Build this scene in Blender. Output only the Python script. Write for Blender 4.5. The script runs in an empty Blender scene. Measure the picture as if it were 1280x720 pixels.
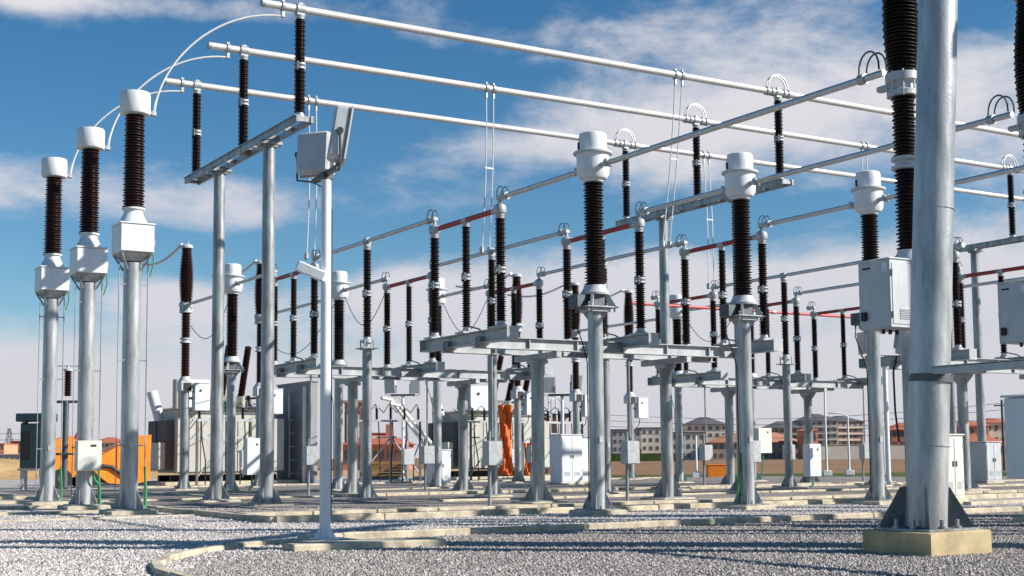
import bpy, math, random
from mathutils import Vector, Matrix, noise
R = math.radians
random.seed(7)
sc = bpy.context.scene
col = sc.collection

# ------------------------------------------------------------------ materials
def mat(name, base, rough=.5, metal=0., var=0., vscale=6., bump=0., bscale=40., spec=.5, stain=None, zs=1.):
    m = bpy.data.materials.new(name); m.use_nodes = True
    nt = m.node_tree; N = nt.nodes; L = nt.links
    p = N['Principled BSDF']
    p.inputs['Base Color'].default_value = (*base, 1); p.inputs['Roughness'].default_value = rough
    p.inputs['Metallic'].default_value = metal; p.inputs['Specular IOR Level'].default_value = spec
    tc = N.new('ShaderNodeTexCoord')
    if var > 0:
        n = N.new('ShaderNodeTexNoise'); n.inputs['Scale'].default_value = vscale; n.inputs['Detail'].default_value = 6
        n.inputs['Roughness'].default_value = .65
        mpz = N.new('ShaderNodeMapping'); mpz.inputs['Scale'].default_value = (1, 1, zs)
        L.new(tc.outputs['Object'], mpz.inputs['Vector']); L.new(mpz.outputs['Vector'], n.inputs['Vector'])
        cr = N.new('ShaderNodeValToRGB')
        d = [max(0, c * (1 - var)) for c in base]; u = [min(1, c * (1 + var)) for c in base]
        if stain: d = stain
        cr.color_ramp.elements[0].color = (*d, 1); cr.color_ramp.elements[0].position = .32
        cr.color_ramp.elements[1].color = (*u, 1); cr.color_ramp.elements[1].position = .68
        L.new(n.outputs['Fac'], cr.inputs['Fac']); L.new(cr.outputs['Color'], p.inputs['Base Color'])
        mr = N.new('ShaderNodeMapRange'); mr.inputs['To Min'].default_value = max(.05, rough - .12); mr.inputs['To Max'].default_value = min(1, rough + .12)
        L.new(n.outputs['Fac'], mr.inputs['Value']); L.new(mr.outputs['Result'], p.inputs['Roughness'])
    if bump > 0:
        b = N.new('ShaderNodeTexNoise'); b.inputs['Scale'].default_value = bscale; b.inputs['Detail'].default_value = 4
        L.new(tc.outputs['Object'], b.inputs['Vector'])
        bp = N.new('ShaderNodeBump'); bp.inputs['Strength'].default_value = bump; bp.inputs['Distance'].default_value = .01
        L.new(b.outputs['Fac'], bp.inputs['Height']); L.new(bp.outputs['Normal'], p.inputs['Normal'])
    return m

M = dict(
    galv=mat('galvanised_steel', (.30, .315, .325), .40, .42, .44, 5., .2, 25, zs=.2),
    galv_lit=mat('sunlit_galvanised_steel', (.40, .415, .425), .36, .42, .42, 4., .25, 25, zs=.18),  # same steel, brightness of the sunlit side put into the colour
    beam=mat('galvanised_beam', (.41, .43, .44), .48, .2, .2, 3., .1, 20, zs=.5),
    alu=mat('aluminium_tube', (.60, .60, .60), .36, .55, .08, 3),
    bus=mat('busbar_aluminium', (.66, .65, .64), .42, .25, .06, 2),
    cast=mat('cast_fitting', (.42, .44, .45), .45, .35, .15, 9),
    white=mat('white_paint', (.72, .75, .78), .42, 0, .09, 4., zs=.3),
    cream=mat('cream_paint', (.66, .66, .60), .5, 0, .06, 2.5),
    boxgrey=mat('box_grey_paint', (.50, .52, .54), .45, .05, .12, 4, zs=.3),
    porc=mat('black_brown_porcelain', (.014, .0055, .0042), .40, 0, .35, 14, spec=.22),
    porc_red=mat('red_brown_porcelain', (.030, .0075, .0055), .38, 0, .35, 14, spec=.28),
    red=mat('red_paint', (.36, .035, .025), .45, 0, .15, 5),
    pink=mat('sunlit_red_paint', (.60, .06, .05), .45, 0, .1, 5),  # the red paint lightened for sun falling on the cross tube
    wire=mat('bare_wire', (.58, .57, .56), .5, .3),
    dark=mat('dark_rubber', (.015, .016, .018), .6),
    dsteel=mat('weathered_steel', (.10, .115, .125), .55, .35, .25, 6),
    green=mat('green_cable', (.04, .26, .09), .5),
    conc=mat('pale_concrete', (.52, .46, .34), .85, 0, .22, 4, .4, 50),
    kerb=mat('kerb_concrete', (.50, .435, .32), .88, 0, .42, 3.2, .7, 45),
    plinth=mat('plinth_concrete', (.46, .37, .21), .88, 0, .25, 3, .5, 40),
    firewall=mat('firewall_concrete', (.30, .30, .31), .85, 0, .12, 1.2, .3, 20),
    trafo=mat('transformer_paint', (.47, .47, .42), .5, 0, .14, 2.2, zs=.3),
    fins=mat('shaded_radiator_paint', (.15, .15, .14), .55, 0, .1, 3),  # shade between the radiator fins put into the colour; conservator shares it
    orange=mat('orange_paint', (.85, .24, .012), .45, 0, .12, 2.5),
    mesh_orange=mat('orange_netting', (.82, .15, .02), .7, 0, .25, 5),
    teal=mat('dark_teal_paint', (.018, .045, .055), .45, 0, .15, 4),
    glass=mat('lamp_glass', (.35, .40, .42), .12, .3),
    yellow=mat('yellow_paint', (.75, .42, .03), .5, 0, .1, 6),
    timber=mat('stacked_timber', (.42, .24, .08), .85, 0, .4, 5, .3, 30),
    window=mat('far_window', (.10, .11, .125), .25),
    brick=mat('orange_brick', (.46, .19, .11), .85, 0, .18, 2.5),
    brickdark=mat('brown_brick', (.36, .26, .22), .85, 0, .15, 1.),
    render_w=mat('pale_render', (.60, .55, .48), .8, 0, .08, .6),
    render_g=mat('grey_render', (.42, .39, .375), .8, 0, .12, .8),
    render_p=mat('salmon_render', (.68, .30, .17), .8, 0, .08, .6),
    roofdark=mat('dark_slate_roof', (.10, .095, .10), .7, 0, .2, 1.),
    rooftile=mat('red_tile_roof', (.42, .12, .06), .8, 0, .2, 1.2),
    panel=mat('white_brick_stack', (.70, .60, .52), .85, 0, .08, 4),
)

def gravel(name, c0, c1, c2, scale=14.):
    m = bpy.data.materials.new(name); m.use_nodes = True
    nt = m.node_tree; N = nt.nodes; L = nt.links; p = N['Principled BSDF']
    p.inputs['Roughness'].default_value = .9; p.inputs['Specular IOR Level'].default_value = .25
    tc = N.new('ShaderNodeTexCoord')
    v = N.new('ShaderNodeTexVoronoi'); v.inputs['Scale'].default_value = scale; v.inputs['Randomness'].default_value = 1
    L.new(tc.outputs['Object'], v.inputs['Vector'])
    sep = N.new('ShaderNodeSeparateColor'); L.new(v.outputs['Color'], sep.inputs['Color'])
    cr = N.new('ShaderNodeValToRGB'); e = cr.color_ramp.elements
    e[0].color = (*c0, 1); e[0].position = 0; e[1].color = (*c2, 1); e[1].position = 1
    k = e.new(.45); k.color = (*c1, 1)
    L.new(sep.outputs['Red'], cr.inputs['Fac'])
    big = N.new('ShaderNodeTexNoise'); big.inputs['Scale'].default_value = .45; big.inputs['Detail'].default_value = 5
    L.new(tc.outputs['Object'], big.inputs['Vector'])
    mr = N.new('ShaderNodeMapRange'); mr.inputs['From Min'].default_value = .3; mr.inputs['From Max'].default_value = .7
    mr.inputs['To Min'].default_value = .72; mr.inputs['To Max'].default_value = 1.08
    L.new(big.outputs['Fac'], mr.inputs['Value'])
    mx = N.new('ShaderNodeMix'); mx.data_type = 'RGBA'; mx.blend_type = 'MULTIPLY'; mx.inputs['Factor'].default_value = 1
    L.new(cr.outputs['Color'], mx.inputs['A']); L.new(mr.outputs['Result'], mx.inputs['B'])
    L.new(mx.outputs['Result'], p.inputs['Base Color'])
    bp = N.new('ShaderNodeBump'); bp.inputs['Strength'].default_value = 1.; bp.inputs['Distance'].default_value = .06; bp.invert = True
    L.new(v.outputs['Distance'], bp.inputs['Height']); L.new(bp.outputs['Normal'], p.inputs['Normal'])
    return m
M['gravel_w'] = gravel('white_gravel', (.36, .32, .305), (.55, .505, .48), (.78, .73, .70), 20)
M['gravel_g'] = gravel('grey_gravel', (.18, .16, .148), (.32, .285, .263), (.50, .452, .423), 20)

def soil(name, a, b, s, sy=1.):
    m = bpy.data.materials.new(name); m.use_nodes = True
    nt = m.node_tree; N = nt.nodes; L = nt.links; p = N['Principled BSDF']; p.inputs['Roughness'].default_value = .95
    p.inputs['Specular IOR Level'].default_value = .1
    tc = N.new('ShaderNodeTexCoord'); mp = N.new('ShaderNodeMapping'); mp.inputs['Scale'].default_value = (1, sy, 1); mp.inputs['Rotation'].default_value = (0, 0, .55)
    n = N.new('ShaderNodeTexNoise'); n.inputs['Scale'].default_value = s; n.inputs['Detail'].default_value = 8
    L.new(tc.outputs['Object'], mp.inputs['Vector']); L.new(mp.outputs['Vector'], n.inputs['Vector'])
    cr = N.new('ShaderNodeValToRGB'); cr.color_ramp.elements[0].color = (*a, 1); cr.color_ramp.elements[1].color = (*b, 1)
    cr.color_ramp.elements[0].position = .35; cr.color_ramp.elements[1].position = .65
    L.new(n.outputs['Fac'], cr.inputs['Fac']); L.new(cr.outputs['Color'], p.inputs['Base Color'])
    return m
M['field'] = soil('ploughed_soil', (.20, .115, .065), (.30, .19, .115), .08, 4)
M['grass'] = soil('short_grass', (.045, .08, .02), (.10, .12, .035), .5)
M['sand'] = soil('sand', (.42, .27, .13), (.55, .38, .20), .9)

# ------------------------------------------------------------------ mesh builder
class MB:
    def __init__(s): s.v = []; s.f = []
    def add(s, V, F):
        o = len(s.v); s.v += [tuple(x) for x in V]; s.f += [tuple(i + o for i in f) for f in F]; return s
    def box(s, c, d, rz=0., tilt=None, bev=0.):
        hx, hy, hz = d[0] / 2, d[1] / 2, d[2] / 2
        b = min(bev, hx * .45, hy * .45, hz * .45)
        if b <= 0:
            P = [Vector((x, y, z)) for z in (-hz, hz) for x, y in ((-hx, -hy), (hx, -hy), (hx, hy), (-hx, hy))]
            F = [(3, 2, 1, 0), (4, 5, 6, 7), (0, 1, 5, 4), (1, 2, 6, 5), (2, 3, 7, 6), (3, 0, 4, 7)]
        else:
            P = []; F = []
            oc = lambda x, y, z: [Vector((-x + b, -y, z)), Vector((x - b, -y, z)), Vector((x, -y + b, z)), Vector((x, y - b, z)), Vector((x - b, y, z)), Vector((-x + b, y, z)), Vector((-x, y - b, z)), Vector((-x, -y + b, z))]
            P = oc(hx - b, hy - b, -hz) + oc(hx, hy, -hz + b) + oc(hx, hy, hz - b) + oc(hx - b, hy - b, hz)
            for k in range(3):
                for i in range(8):
                    j = (i + 1) % 8; F.append((k * 8 + i, k * 8 + j, k * 8 + 8 + j, k * 8 + 8 + i))
            F += [tuple(range(7, -1, -1)), tuple(range(24, 32))]
        m = Matrix.Rotation(rz, 3, 'Z')
        if tilt is not None: m = m @ tilt
        return s.add([m @ p + Vector(c) for p in P], F)
    def cyl(s, p0, p1, r0, r1=None, n=16, caps=True):
        p0 = Vector(p0); p1 = Vector(p1); r1 = r0 if r1 is None else r1
        d = (p1 - p0).normalized(); a = d.orthogonal().normalized(); b = d.cross(a)
        V = []
        for p, r in ((p0, r0), (p1, r1)):
            V += [p + r * (math.cos(2 * math.pi * i / n) * a + math.sin(2 * math.pi * i / n) * b) for i in range(n)]
        F = [(i, (i + 1) % n, n + (i + 1) % n, n + i) for i in range(n)]
        if caps: F += [tuple(range(n - 1, -1, -1)), tuple(range(n, 2 * n))]
        return s.add(V, F)
    def lathe(s, prof, c=(0, 0, 0), n=20):
        V = []; F = []
        for r, z in prof:
            V += [(c[0] + r * math.cos(2 * math.pi * i / n), c[1] + r * math.sin(2 * math.pi * i / n), c[2] + z) for i in range(n)]
        for k in range(len(prof) - 1):
            for i in range(n):
                j = (i + 1) % n; F.append((k * n + i, k * n + j, k * n + n + j, k * n + n + i))
        F += [tuple(range(n - 1, -1, -1)), tuple(range((len(prof) - 1) * n, len(prof) * n))]
        return s.add(V, F)
    def tube(s, pts, r, n=8):
        pts = [Vector(p) for p in pts]; V = []; F = []
        a = None
        for k, p in enumerate(pts):
            d = (pts[min(k + 1, len(pts) - 1)] - pts[max(k - 1, 0)]).normalized()
            a = d.orthogonal().normalized() if a is None else (a - d * a.dot(d)).normalized()
            b = d.cross(a)
            V += [p + r * (math.cos(2 * math.pi * i / n) * a + math.sin(2 * math.pi * i / n) * b) for i in range(n)]
        for k in range(len(pts) - 1):
            for i in range(n):
                j = (i + 1) % n; F.append((k * n + i, k * n + j, k * n + n + j, k * n + n + i))
        F += [tuple(range(n - 1, -1, -1)), tuple(range((len(pts) - 1) * n, len(pts) * n))]
        return s.add(V, F)
    def prism(s, poly, o, ux, uy, t):
        o = Vector(o); ux = Vector(ux); uy = Vector(uy); w = ux.cross(uy).normalized() * t; n = len(poly)
        V = [o + ux * x + uy * y - w / 2 for x, y in poly] + [o + ux * x + uy * y + w / 2 for x, y in poly]
        F = [tuple(range(n - 1, -1, -1)), tuple(range(n, 2 * n))] + [(i, (i + 1) % n, n + (i + 1) % n, n + i) for i in range(n)]
        return s.add(V, F)
    def build(s, name, m, parent=None, smooth=True):
        me = bpy.data.meshes.new(name); me.from_pydata(s.v, [], s.f); me.update()
        me.materials.append(M[m] if isinstance(m, str) else m)
        if smooth:
            me.polygons.foreach_set('use_smooth', [True] * len(me.polygons)); me.set_sharp_from_angle(angle=R(38))
        o = bpy.data.objects.new(name, me); col.objects.link(o)
        if parent: o.parent = parent
        return o

def tag(o, label, cat, group=None):
    o['label'] = label; o['category'] = cat
    if group: o['group'] = group
    return o
def thing(name, label, cat, loc=(0, 0, 0), rz=0., group=None):
    o = bpy.data.objects.new(name, None); col.objects.link(o); o.location = loc; o.rotation_euler = (0, 0, rz)
    o.empty_display_size = .3
    return tag(o, label, cat, group)
def dup(root, label, loc, rz=None):
    r = root.copy(); col.objects.link(r); r.location = loc; r['label'] = label
    if rz is not None: r.rotation_euler = (0, 0, rz)
    for ch in list(root.children):
        c = ch.copy(); col.objects.link(c); c.parent = r
        for g in list(ch.children):
            d = g.copy(); col.objects.link(d); d.parent = c
    return r
def struct(mb, name, m, smooth=False):
    o = mb.build(name, m, None, smooth); o['kind'] = 'structure'; return o

def sheds(z0, z1, core, shed, pitch=.07, taper=None):
    n = max(2, int(round((z1 - z0) / pitch))); p = (z1 - z0) / n; out = []
    for i in range(n):
        k = 1. if taper is None else taper((i + .5) / n)
        z = z0 + i * p
        sh = shed * k - (.018 if i % 2 else 0)
        out += [(core * k, z), (core * k, z + p * .30), (sh, z + p * .48), (sh, z + p * .62), (core * k, z + p * .92)]
    out.append((core * (1 if taper is None else taper(1.)), z1))
    return out

def gussets(mb, r, h, w, z0, n=4, rot=0., t=.025):
    for k in range(n):
        a = rot + k * 2 * math.pi / n
        mb.prism([(r * .8, 0), (w, 0), (w, h * .12), (r * .98, h)], (0, 0, z0), (math.cos(a), math.sin(a), 0), (0, 0, 1), t)

def post_parts(parent, r, z0, z1, foot=.34, pad=.5, padz=.1, gus=.36, name='post', m='galv'):
    """footing, base plate with gussets and tapered tubular post"""
    f = MB().box((0, 0, padz / 2 - .15), (pad * 2, pad * 2, padz + .3), bev=.02); f.build('footing', 'conc', parent)
    b = MB().box((0, 0, padz + .015), (foot * 2, foot * 2, .03), bev=.006)
    gussets(b, r, gus, foot * .92, padz + .03, 4, R(45))
    for k in range(8):
        a = R(22.5 + 45 * k); b.cyl((foot * .85 * math.cos(a), foot * .85 * math.sin(a), padz + .03), (foot * .85 * math.cos(a), foot * .85 * math.sin(a), padz + .10), .022, n=6)
    b.build('base_plate', 'galv', parent)
    p = MB().cyl((0, 0, padz + .031), (0, 0, z1), r, r, n=24)
    po = p.build(name, m, parent)
    MB().box((0, -r - .004, 1.62), (.10, .012, .14), bev=.002).build('rating_plate', 'cast', po)
    return po

def hoop(p, d, h, w, r=.016, n=10):
    """croquet-hoop shaped expansion loop of wire from p along d"""
    p = Vector(p); d = Vector(d).normalized()
    return [p + d * (w / 2 - w / 2 * math.cos(math.pi * i / n)) + Vector((0, 0, h * math.sin(math.pi * i / n) ** .8)) for i in range(n + 1)]

# rows (phases) of the two bays
ROW = [16.97, 21.22, 25.47, 33.32, 37.57, 41.82]
PH = ['left phase of the near bay', 'middle phase of the near bay', 'right phase of the near bay',
      'left phase of the far bay', 'middle phase of the far bay', 'right phase of the far bay']
ZB = 7.63; ZA = 7.34
BUSB = [31.95, 36.08, 40.21]; ZBUS = 12.8

# ------------------------------------------------------------------ current transformers
def current_transformer(label, loc, group):
    t = thing('current_transformer', label, 'current transformer', loc, 0, group)
    post_parts(t, .165, 0, 4.42, .36, .46, .1, .38, 'post', 'galv_lit')
    s = MB().box((0, 0, 4.50), (.82, .66, .03), bev=.006); s.box((0, 0, 4.44), (.5, .5, .09), bev=.01)
    for a in range(4):
        an = R(45 + 90 * a)
        s.prism([(.14, -.24), (.17, -.24), (.34, 0), (.14, 0)], (0, 0, 4.484), (math.cos(an), math.sin(an), 0), (0, 0, 1), .025)
        s.prism([(.30, 0), (.47, 0), (.30, .30), (.22, .30)], (0, 0, 4.516), (math.cos(an), math.sin(an), 0), (0, 0, 1), .05)
    for x in (-.34, .34):
        for y in (-.26, .26): s.cyl((x, y, 4.40), (x, y, 4.60), .022, n=6)
    s.build('base_flange', 'cast', t)
    MB().box((0, 0, 4.66), (.36, .36, .28), bev=.02).build('base_box', 'dsteel', t)
    b = MB().lathe([(.31, 4.78), (.32, 4.82), (.25, 4.93), (.24, 4.99)], n=20)
    b.build('base_cone', 'boxgrey', t)
    k = MB().box((-.43, .05, 4.62), (.26, .34, .3), bev=.02); tb = k.build('terminal_box', 'dsteel', t)
    MB().tube([(-.43, .14, 4.5), (-.42, .2, 4.2), (-.26, .16, 3.8), (-.185, .06, 3.3), (-.18, .06, .3)], .013).build('cable', 'dark', tb)
    MB().lathe(sheds(4.99, 7.28, .165, .225, .066), n=24).build('insulator', 'porc', t)
    h = MB().lathe([(.19, 7.28), (.22, 7.30), (.22, 7.34), (.30, 7.37), (.355, 7.46), (.365, 7.6), (.365, 7.92), (.34, 7.92)], n=32)
    hd = h.build('tank', 'white', t)
    MB().lathe([(.34, 7.91), (.435, 7.915), (.44, 7.93), (.44, 7.955), (.43, 7.965), (.30, 7.965)], n=32).build('flange_ring', 'boxgrey', hd)
    MB().lathe([(.31, 7.965), (.315, 8.0), (.315, 8.30), (.30, 8.37), (.26, 8.395), (.02, 8.40)], n=32).build('bellows_dome', 'white', hd)
    MB().box((-.30, .10, 8.10), (.05, .05, .16)).build('level_gauge', 'dark', hd)
    for sgn in (-1, 1):
        c = MB().cyl((0, sgn * .34, ZB), (0, sgn * .62, ZB), .06, n=12)
        c.box((0, sgn * .56, ZB), (.20, .10, .16), bev=.02)
        for x in (-.07, .07): c.cyl((x, sgn * .60, ZB - .1), (x, sgn * .60, ZB + .1), .018, n=6)
        c.build('terminal', 'cast', t)
    return t
g = 'current transformers with white metal heads'
ct = current_transformer('tall brown current transformer with white metal head, leftmost of the three in front', (ROW[0], 24.37, 0), g)
ct2 = dup(ct, 'tall brown current transformer with white metal head, middle of the three in front', (ROW[1], 24.37, 0))
MB().tube([(-.27, .03, .1), (-.25, .03, .5), (-.20, .03, 1.0), (-.19, .03, 1.3)], .03).build('cable', 'green', ct2)
dup(ct, 'white-headed current transformer seen above the big grey cabinet beside the thick pole', (ROW[2], 24.37, 0))
B2 = 47.6
far_ct = ['small white-headed current transformer seen between the two tall busbar support posts',
          'small white-headed current transformer just right of the near floodlight pole',
          'small white-headed current transformer behind the left near red-armed disconnector',
          None, 'small white-headed current transformer right of the pole that holds the middle busbar beam', 'small current transformer hidden behind the middle front current transformer, cream box on its post']
for k, l in enumerate(far_ct):
    if l: dup(ct, l, (ROW[k], B2, 0))

# ------------------------------------------------------------------ voltage transformers at the left
def voltage_transformer(label, loc, group):
    t = thing('voltage_transformer', label, 'voltage transformer', loc, 0, group)
    post_parts(t, .205, 0, 5.92, .42, .55, .1, .45, 'post', 'galv_lit')
    f = MB()
    V = []; w0 = .21; w1 = .37
    for w, z in ((w0, 5.95), (w1, 6.14)): V += [(-w, -w, z), (w, -w, z), (w, w, z), (-w, w, z)]
    f.add(V, [(3, 2, 1, 0), (4, 5, 6, 7), (0, 1, 5, 4), (1, 2, 6, 5), (2, 3, 7, 6), (3, 0, 4, 7)])
    for x in (-1, 1):
        for y in (-1, 1): f.tube([(x * .17, y * .17, 5.75), (x * .36, y * .36, 6.13)], .025, 6)
    f.build('funnel', 'galv', t)
    b = MB().box((0, 0, 6.475), (.80, .80, .66), bev=.02)
    bx = b.build('box', 'white', t)
    MB().box((0, 0, 6.825), (.85, .85, .035), bev=.01).build('lid', 'white', bx)
    MB().box((.44, -.1, 6.42), (.09, .14, .16), bev=.01).build('side_gland', 'cast', bx)
    MB().lathe([(.34, 6.842), (.33, 6.9), (.25, 7.05), (.22, 7.12), (.22, 7.2), (.27, 7.2), (.27, 7.24), (.2, 7.24)], n=24).build('neck', 'white', t)
    MB().lathe(sheds(7.24, 9.5, .19, .255, .066, lambda u: 1.03 - .1 * u), n=24).build('insulator', 'porc_red', t)
    h = MB().lathe([(.20, 9.5), (.34, 9.52), (.36, 9.55), (.36, 10.0), (.34, 10.05), (.02, 10.07)], n=32)
    h.build('head', 'white', t)
    c = MB().cyl((.30, 0, 9.60), (.48, 0, 9.60), .05, n=10); c.box((.45, 0, 9.60), (.12, .12, .14), bev=.02)
    c.build('terminal', 'cast', t)
    for x, rr in ((-.34, .012), (.34, .015)):
        p = MB().tube([(x, -.1, .1), (x, -.1, 3.), (x, -.1, 5.9), (x * .9, -.1, 6.14)], rr, 8)
        for z in (1.6, 3.6, 5.4): p.box((x * .75, -.1, z), (abs(x) * .6, .03, .03))
        p.build('conduit', 'galv', t)
    MB().tube([(.36, -.12, .12), (.37, -.12, .5), (.33, -.14, 1.1)], .03).build('cable', 'green', t)
    MB().tube([(.36, -.2, 5.6), (.45, -.2, 5.9), (.43, -.2, 6.2)], .018).build('cable', 'green', t)
    return t
AL = 8.94; BL = [32.02, 36.2, 40.38]
g = 'white-box voltage transformers at the left'
vt = voltage_transformer('voltage transformer on a post, tallest and nearest of the three at the left edge', (AL, BL[0], 0), g)
vt2 = dup(vt, 'middle of the three left voltage transformers, with a cream junction box on its post', (AL, BL[1], 0))
dup(vt, 'voltage transformer on a post, farthest left and smallest of the three', (AL, BL[2], 0))
j = MB().box((0, -.36, 1.38), (.62, .3, .78), bev=.015); jb = j.build('junction_box', 'cream', vt2)
MB().box((.1, -.512, 1.64), (.14, .02, .05)).build('name_plate', 'dark', jb)
MB().tube([(.12, -.3, 1.0), (.2, -.3, .75), (.35, -.2, .6), (.37, -.2, .1)], .03).build('cable', 'green', vt2)

# ------------------------------------------------------------------ busbars and their supports
def bus_loop(mb, a, b):
    mb.tube(hoop((a - .42, b - .03, ZBUS + .05), (1, 0, 0), .52, .84), .026, 6)
    mb.tube(hoop((a - .42, b + .07, ZBUS + .05), (1, 0, 0), .50, .84), .026, 6)
SUP = [13.13, 29.48, 45.83]
names = ['nearest of the three parallel overhead busbar tubes, highest in the picture', 'middle one of the three parallel overhead busbar tubes', 'farthest of the three parallel overhead busbar tubes, lowest in the picture']
for k, b in enumerate(BUSB):
    t = thing('busbar', 'long pale aluminium tube, ' + names[k], 'busbar', (12.1, b, ZBUS), 0, 'overhead busbar tubes')
    MB().cyl((0, 0, 0), (50, 0, 0), .10, n=20).build('tube', 'bus', t)
    e = MB().lathe([(.06, 0), (.105, .01), (.105, .06)], n=16)
    e = MB().cyl((-.02, 0, 0), (.06, 0, 0), .106, n=20); e.build('end_cap', 'cast', t)
    c = MB().cyl((.52, 0, 0), (.60, 0, 0), .135, n=16); c.box((.56, 0, -.2), (.10, .09, .2), bev=.015); c.box((.56, 0, .14), (.10, .08, .08), bev=.01)
    c.build('clamp', 'cast', t)
    for a in SUP[1:]:
        l = MB(); bus_loop(l, a - 12.1, 0); l.v = [(x, y, z - ZBUS) for x, y, z in l.v]
        l.build('expansion_loop', 'wire', t)
        c = MB()
        for dx in (-.45, -.25, .25, .45): c.cyl((a - 12.1 + dx - .05, 0, 0), (a - 12.1 + dx + .05, 0, 0), .14, n=14)
        c.build('clamp', 'cast', t)

def post_insulator(parent, x, y, z0, z1, shed=.145, mname='porc', cap=True):
    """two stacked porcelain sections with a metal collar, as one part with sub-parts"""
    zc = (z0 + z1) / 2; core = shed * .66
    i = MB().lathe(sheds(z0 + .12, zc - .07, core, shed, .058), (x, y, 0), n=16)
    i.lathe(sheds(zc + .07, z1 - .10, core, shed * .95, .058), (x, y, 0), n=16)
    o = i.build('insulator', mname, parent)
    c = MB().lathe([(core * 1.1, zc - .085), (shed * 1.05, zc - .075), (shed * 1.05, zc - .03), (core * .9, zc - .02), (core * .9, zc + .02), (shed * 1.05, zc + .03), (shed * 1.05, zc + .075), (core * 1.1, zc + .085)], (x, y, 0), n=16)
    for a in range(4): 
        an = R(45 + 90 * a); c.cyl((x + shed * .9 * math.cos(an), y + shed * .9 * math.sin(an), zc - .11), (x + shed * .9 * math.cos(an), y + shed * .9 * math.sin(an), zc + .11), .02, n=6)
    c.build('collar', 'cast', o)
    f = MB().lathe([(shed * 1.05, z0), (shed * 1.05, z0 + .04), (core * 1.15, z0 + .06), (core * 1.1, z0 + .13)], (x, y, 0), n=16)
    f.build('foot', 'cast', o)
    if cap:
        f = MB().lathe([(core * 1.1, z1 - .11), (core * 1.15, z1 - .04), (shed * .8, z1 - .03), (shed * .8, z1)], (x, y, 0), n=16)
        f.build('cap', 'cast', o)
    return o

def busbar_support(label, loc, ins, y0, y1, posts, group):
    t = thing('busbar_support', label, 'busbar support', loc, 0, group)
    for y in posts:
        f = MB().box((0, y, -.1), (1.1, 1.1, .4), bev=.02); f.build('footing', 'conc', t)
        b = MB(); gussets(b, .18, .42, .42, .13, 4, R(45)); b.box((0, 0, .115), (.74, .74, .03), bev=.006); b.v = [(x, yy + y, z) for x, yy, z in b.v]
        b.build('base_plate', 'galv', t)
        MB().cyl((0, y, .131), (0, y, 9.66), .185, .165, n=24).build('post', 'galv', t)
        b = MB().box((0, y, 9.70), (.62, .42, .10), bev=.01); b.box((0, y, 9.62), (.4, .36, .06), bev=.01); b.build('post_head', 'galv', t)
    bm = MB()
    for x in (-.2, .2):
        bm.box((x, (y0 + y1) / 2, 9.84), (.075, y1 - y0, .17))
        bm.box((x * 1.12, (y0 + y1) / 2, 9.922), (.12, y1 - y0 - .01, .018))
    n = 8
    for i in range(n + 1): bm.box((0, y0 + .06 + (y1 - y0 - .12) * i / n, 9.83), (.322, .09 if i not in (0, n) else .05, .10))
    for y in ins: bm.box((0, y, 9.925), (.52, .5, .03))
    bm.build('beam', 'galv', t)
    for y in ins:
        post_insulator(t, 0, y, 9.945, ZBUS - .16, .15)
        c = MB().box((0, y, ZBUS - .14), (.22, .16, .07), bev=.01); c.cyl((-.11, y, ZBUS), (.11, y, ZBUS), .14, n=16)
        c.box((0, y, ZBUS + .13), (.12, .14, .07), bev=.01)
        c.build('bus_clamp', 'cast', t)
    return t
bi = [b - 36.08 for b in BUSB]
bs = busbar_support('twin-post busbar support with three black insulators, at the left ends of the busbars', (SUP[0], 36.08, 0), bi, -4.5, 4.5, (-2.02, 1.94), 'busbar support frames')
dup(bs, 'busbar support right of centre with wire hoops above its three insulators', (SUP[1], 36.08, 0))
dup(bs, 'busbar support whose beam leaves the right edge, right of the thick pole', (SUP[2], 36.08, 0))

# jumper cables from voltage transformers up to the busbar ends
jl = ['long curved white cable rising from the nearest voltage transformer to the highest busbar end',
      'curved white cable from the middle voltage transformer to the middle busbar end',
      'curved white cable from the farthest voltage transformer to the lowest busbar end']
for k in range(3):
    p0 = Vector((AL + .47, BL[k], 9.68)); p3 = Vector((12.64, BUSB[k], ZBUS - .26))
    p1 = p0 + Vector((.12, 0, 1.25)); p2 = p3 + Vector((-1.75, 0, -.08))
    pts = [(p0 * (1 - u) ** 3 + p1 * 3 * u * (1 - u) ** 2 + p2 * 3 * u * u * (1 - u) + p3 * u ** 3) for u in [i / 24 for i in range(25)]]
    o = MB().tube(pts, .027, 8).build('jumper_cable', 'bus'); tag(o, jl[k], 'cable', 'curved jumper cables at the busbar ends')

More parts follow.
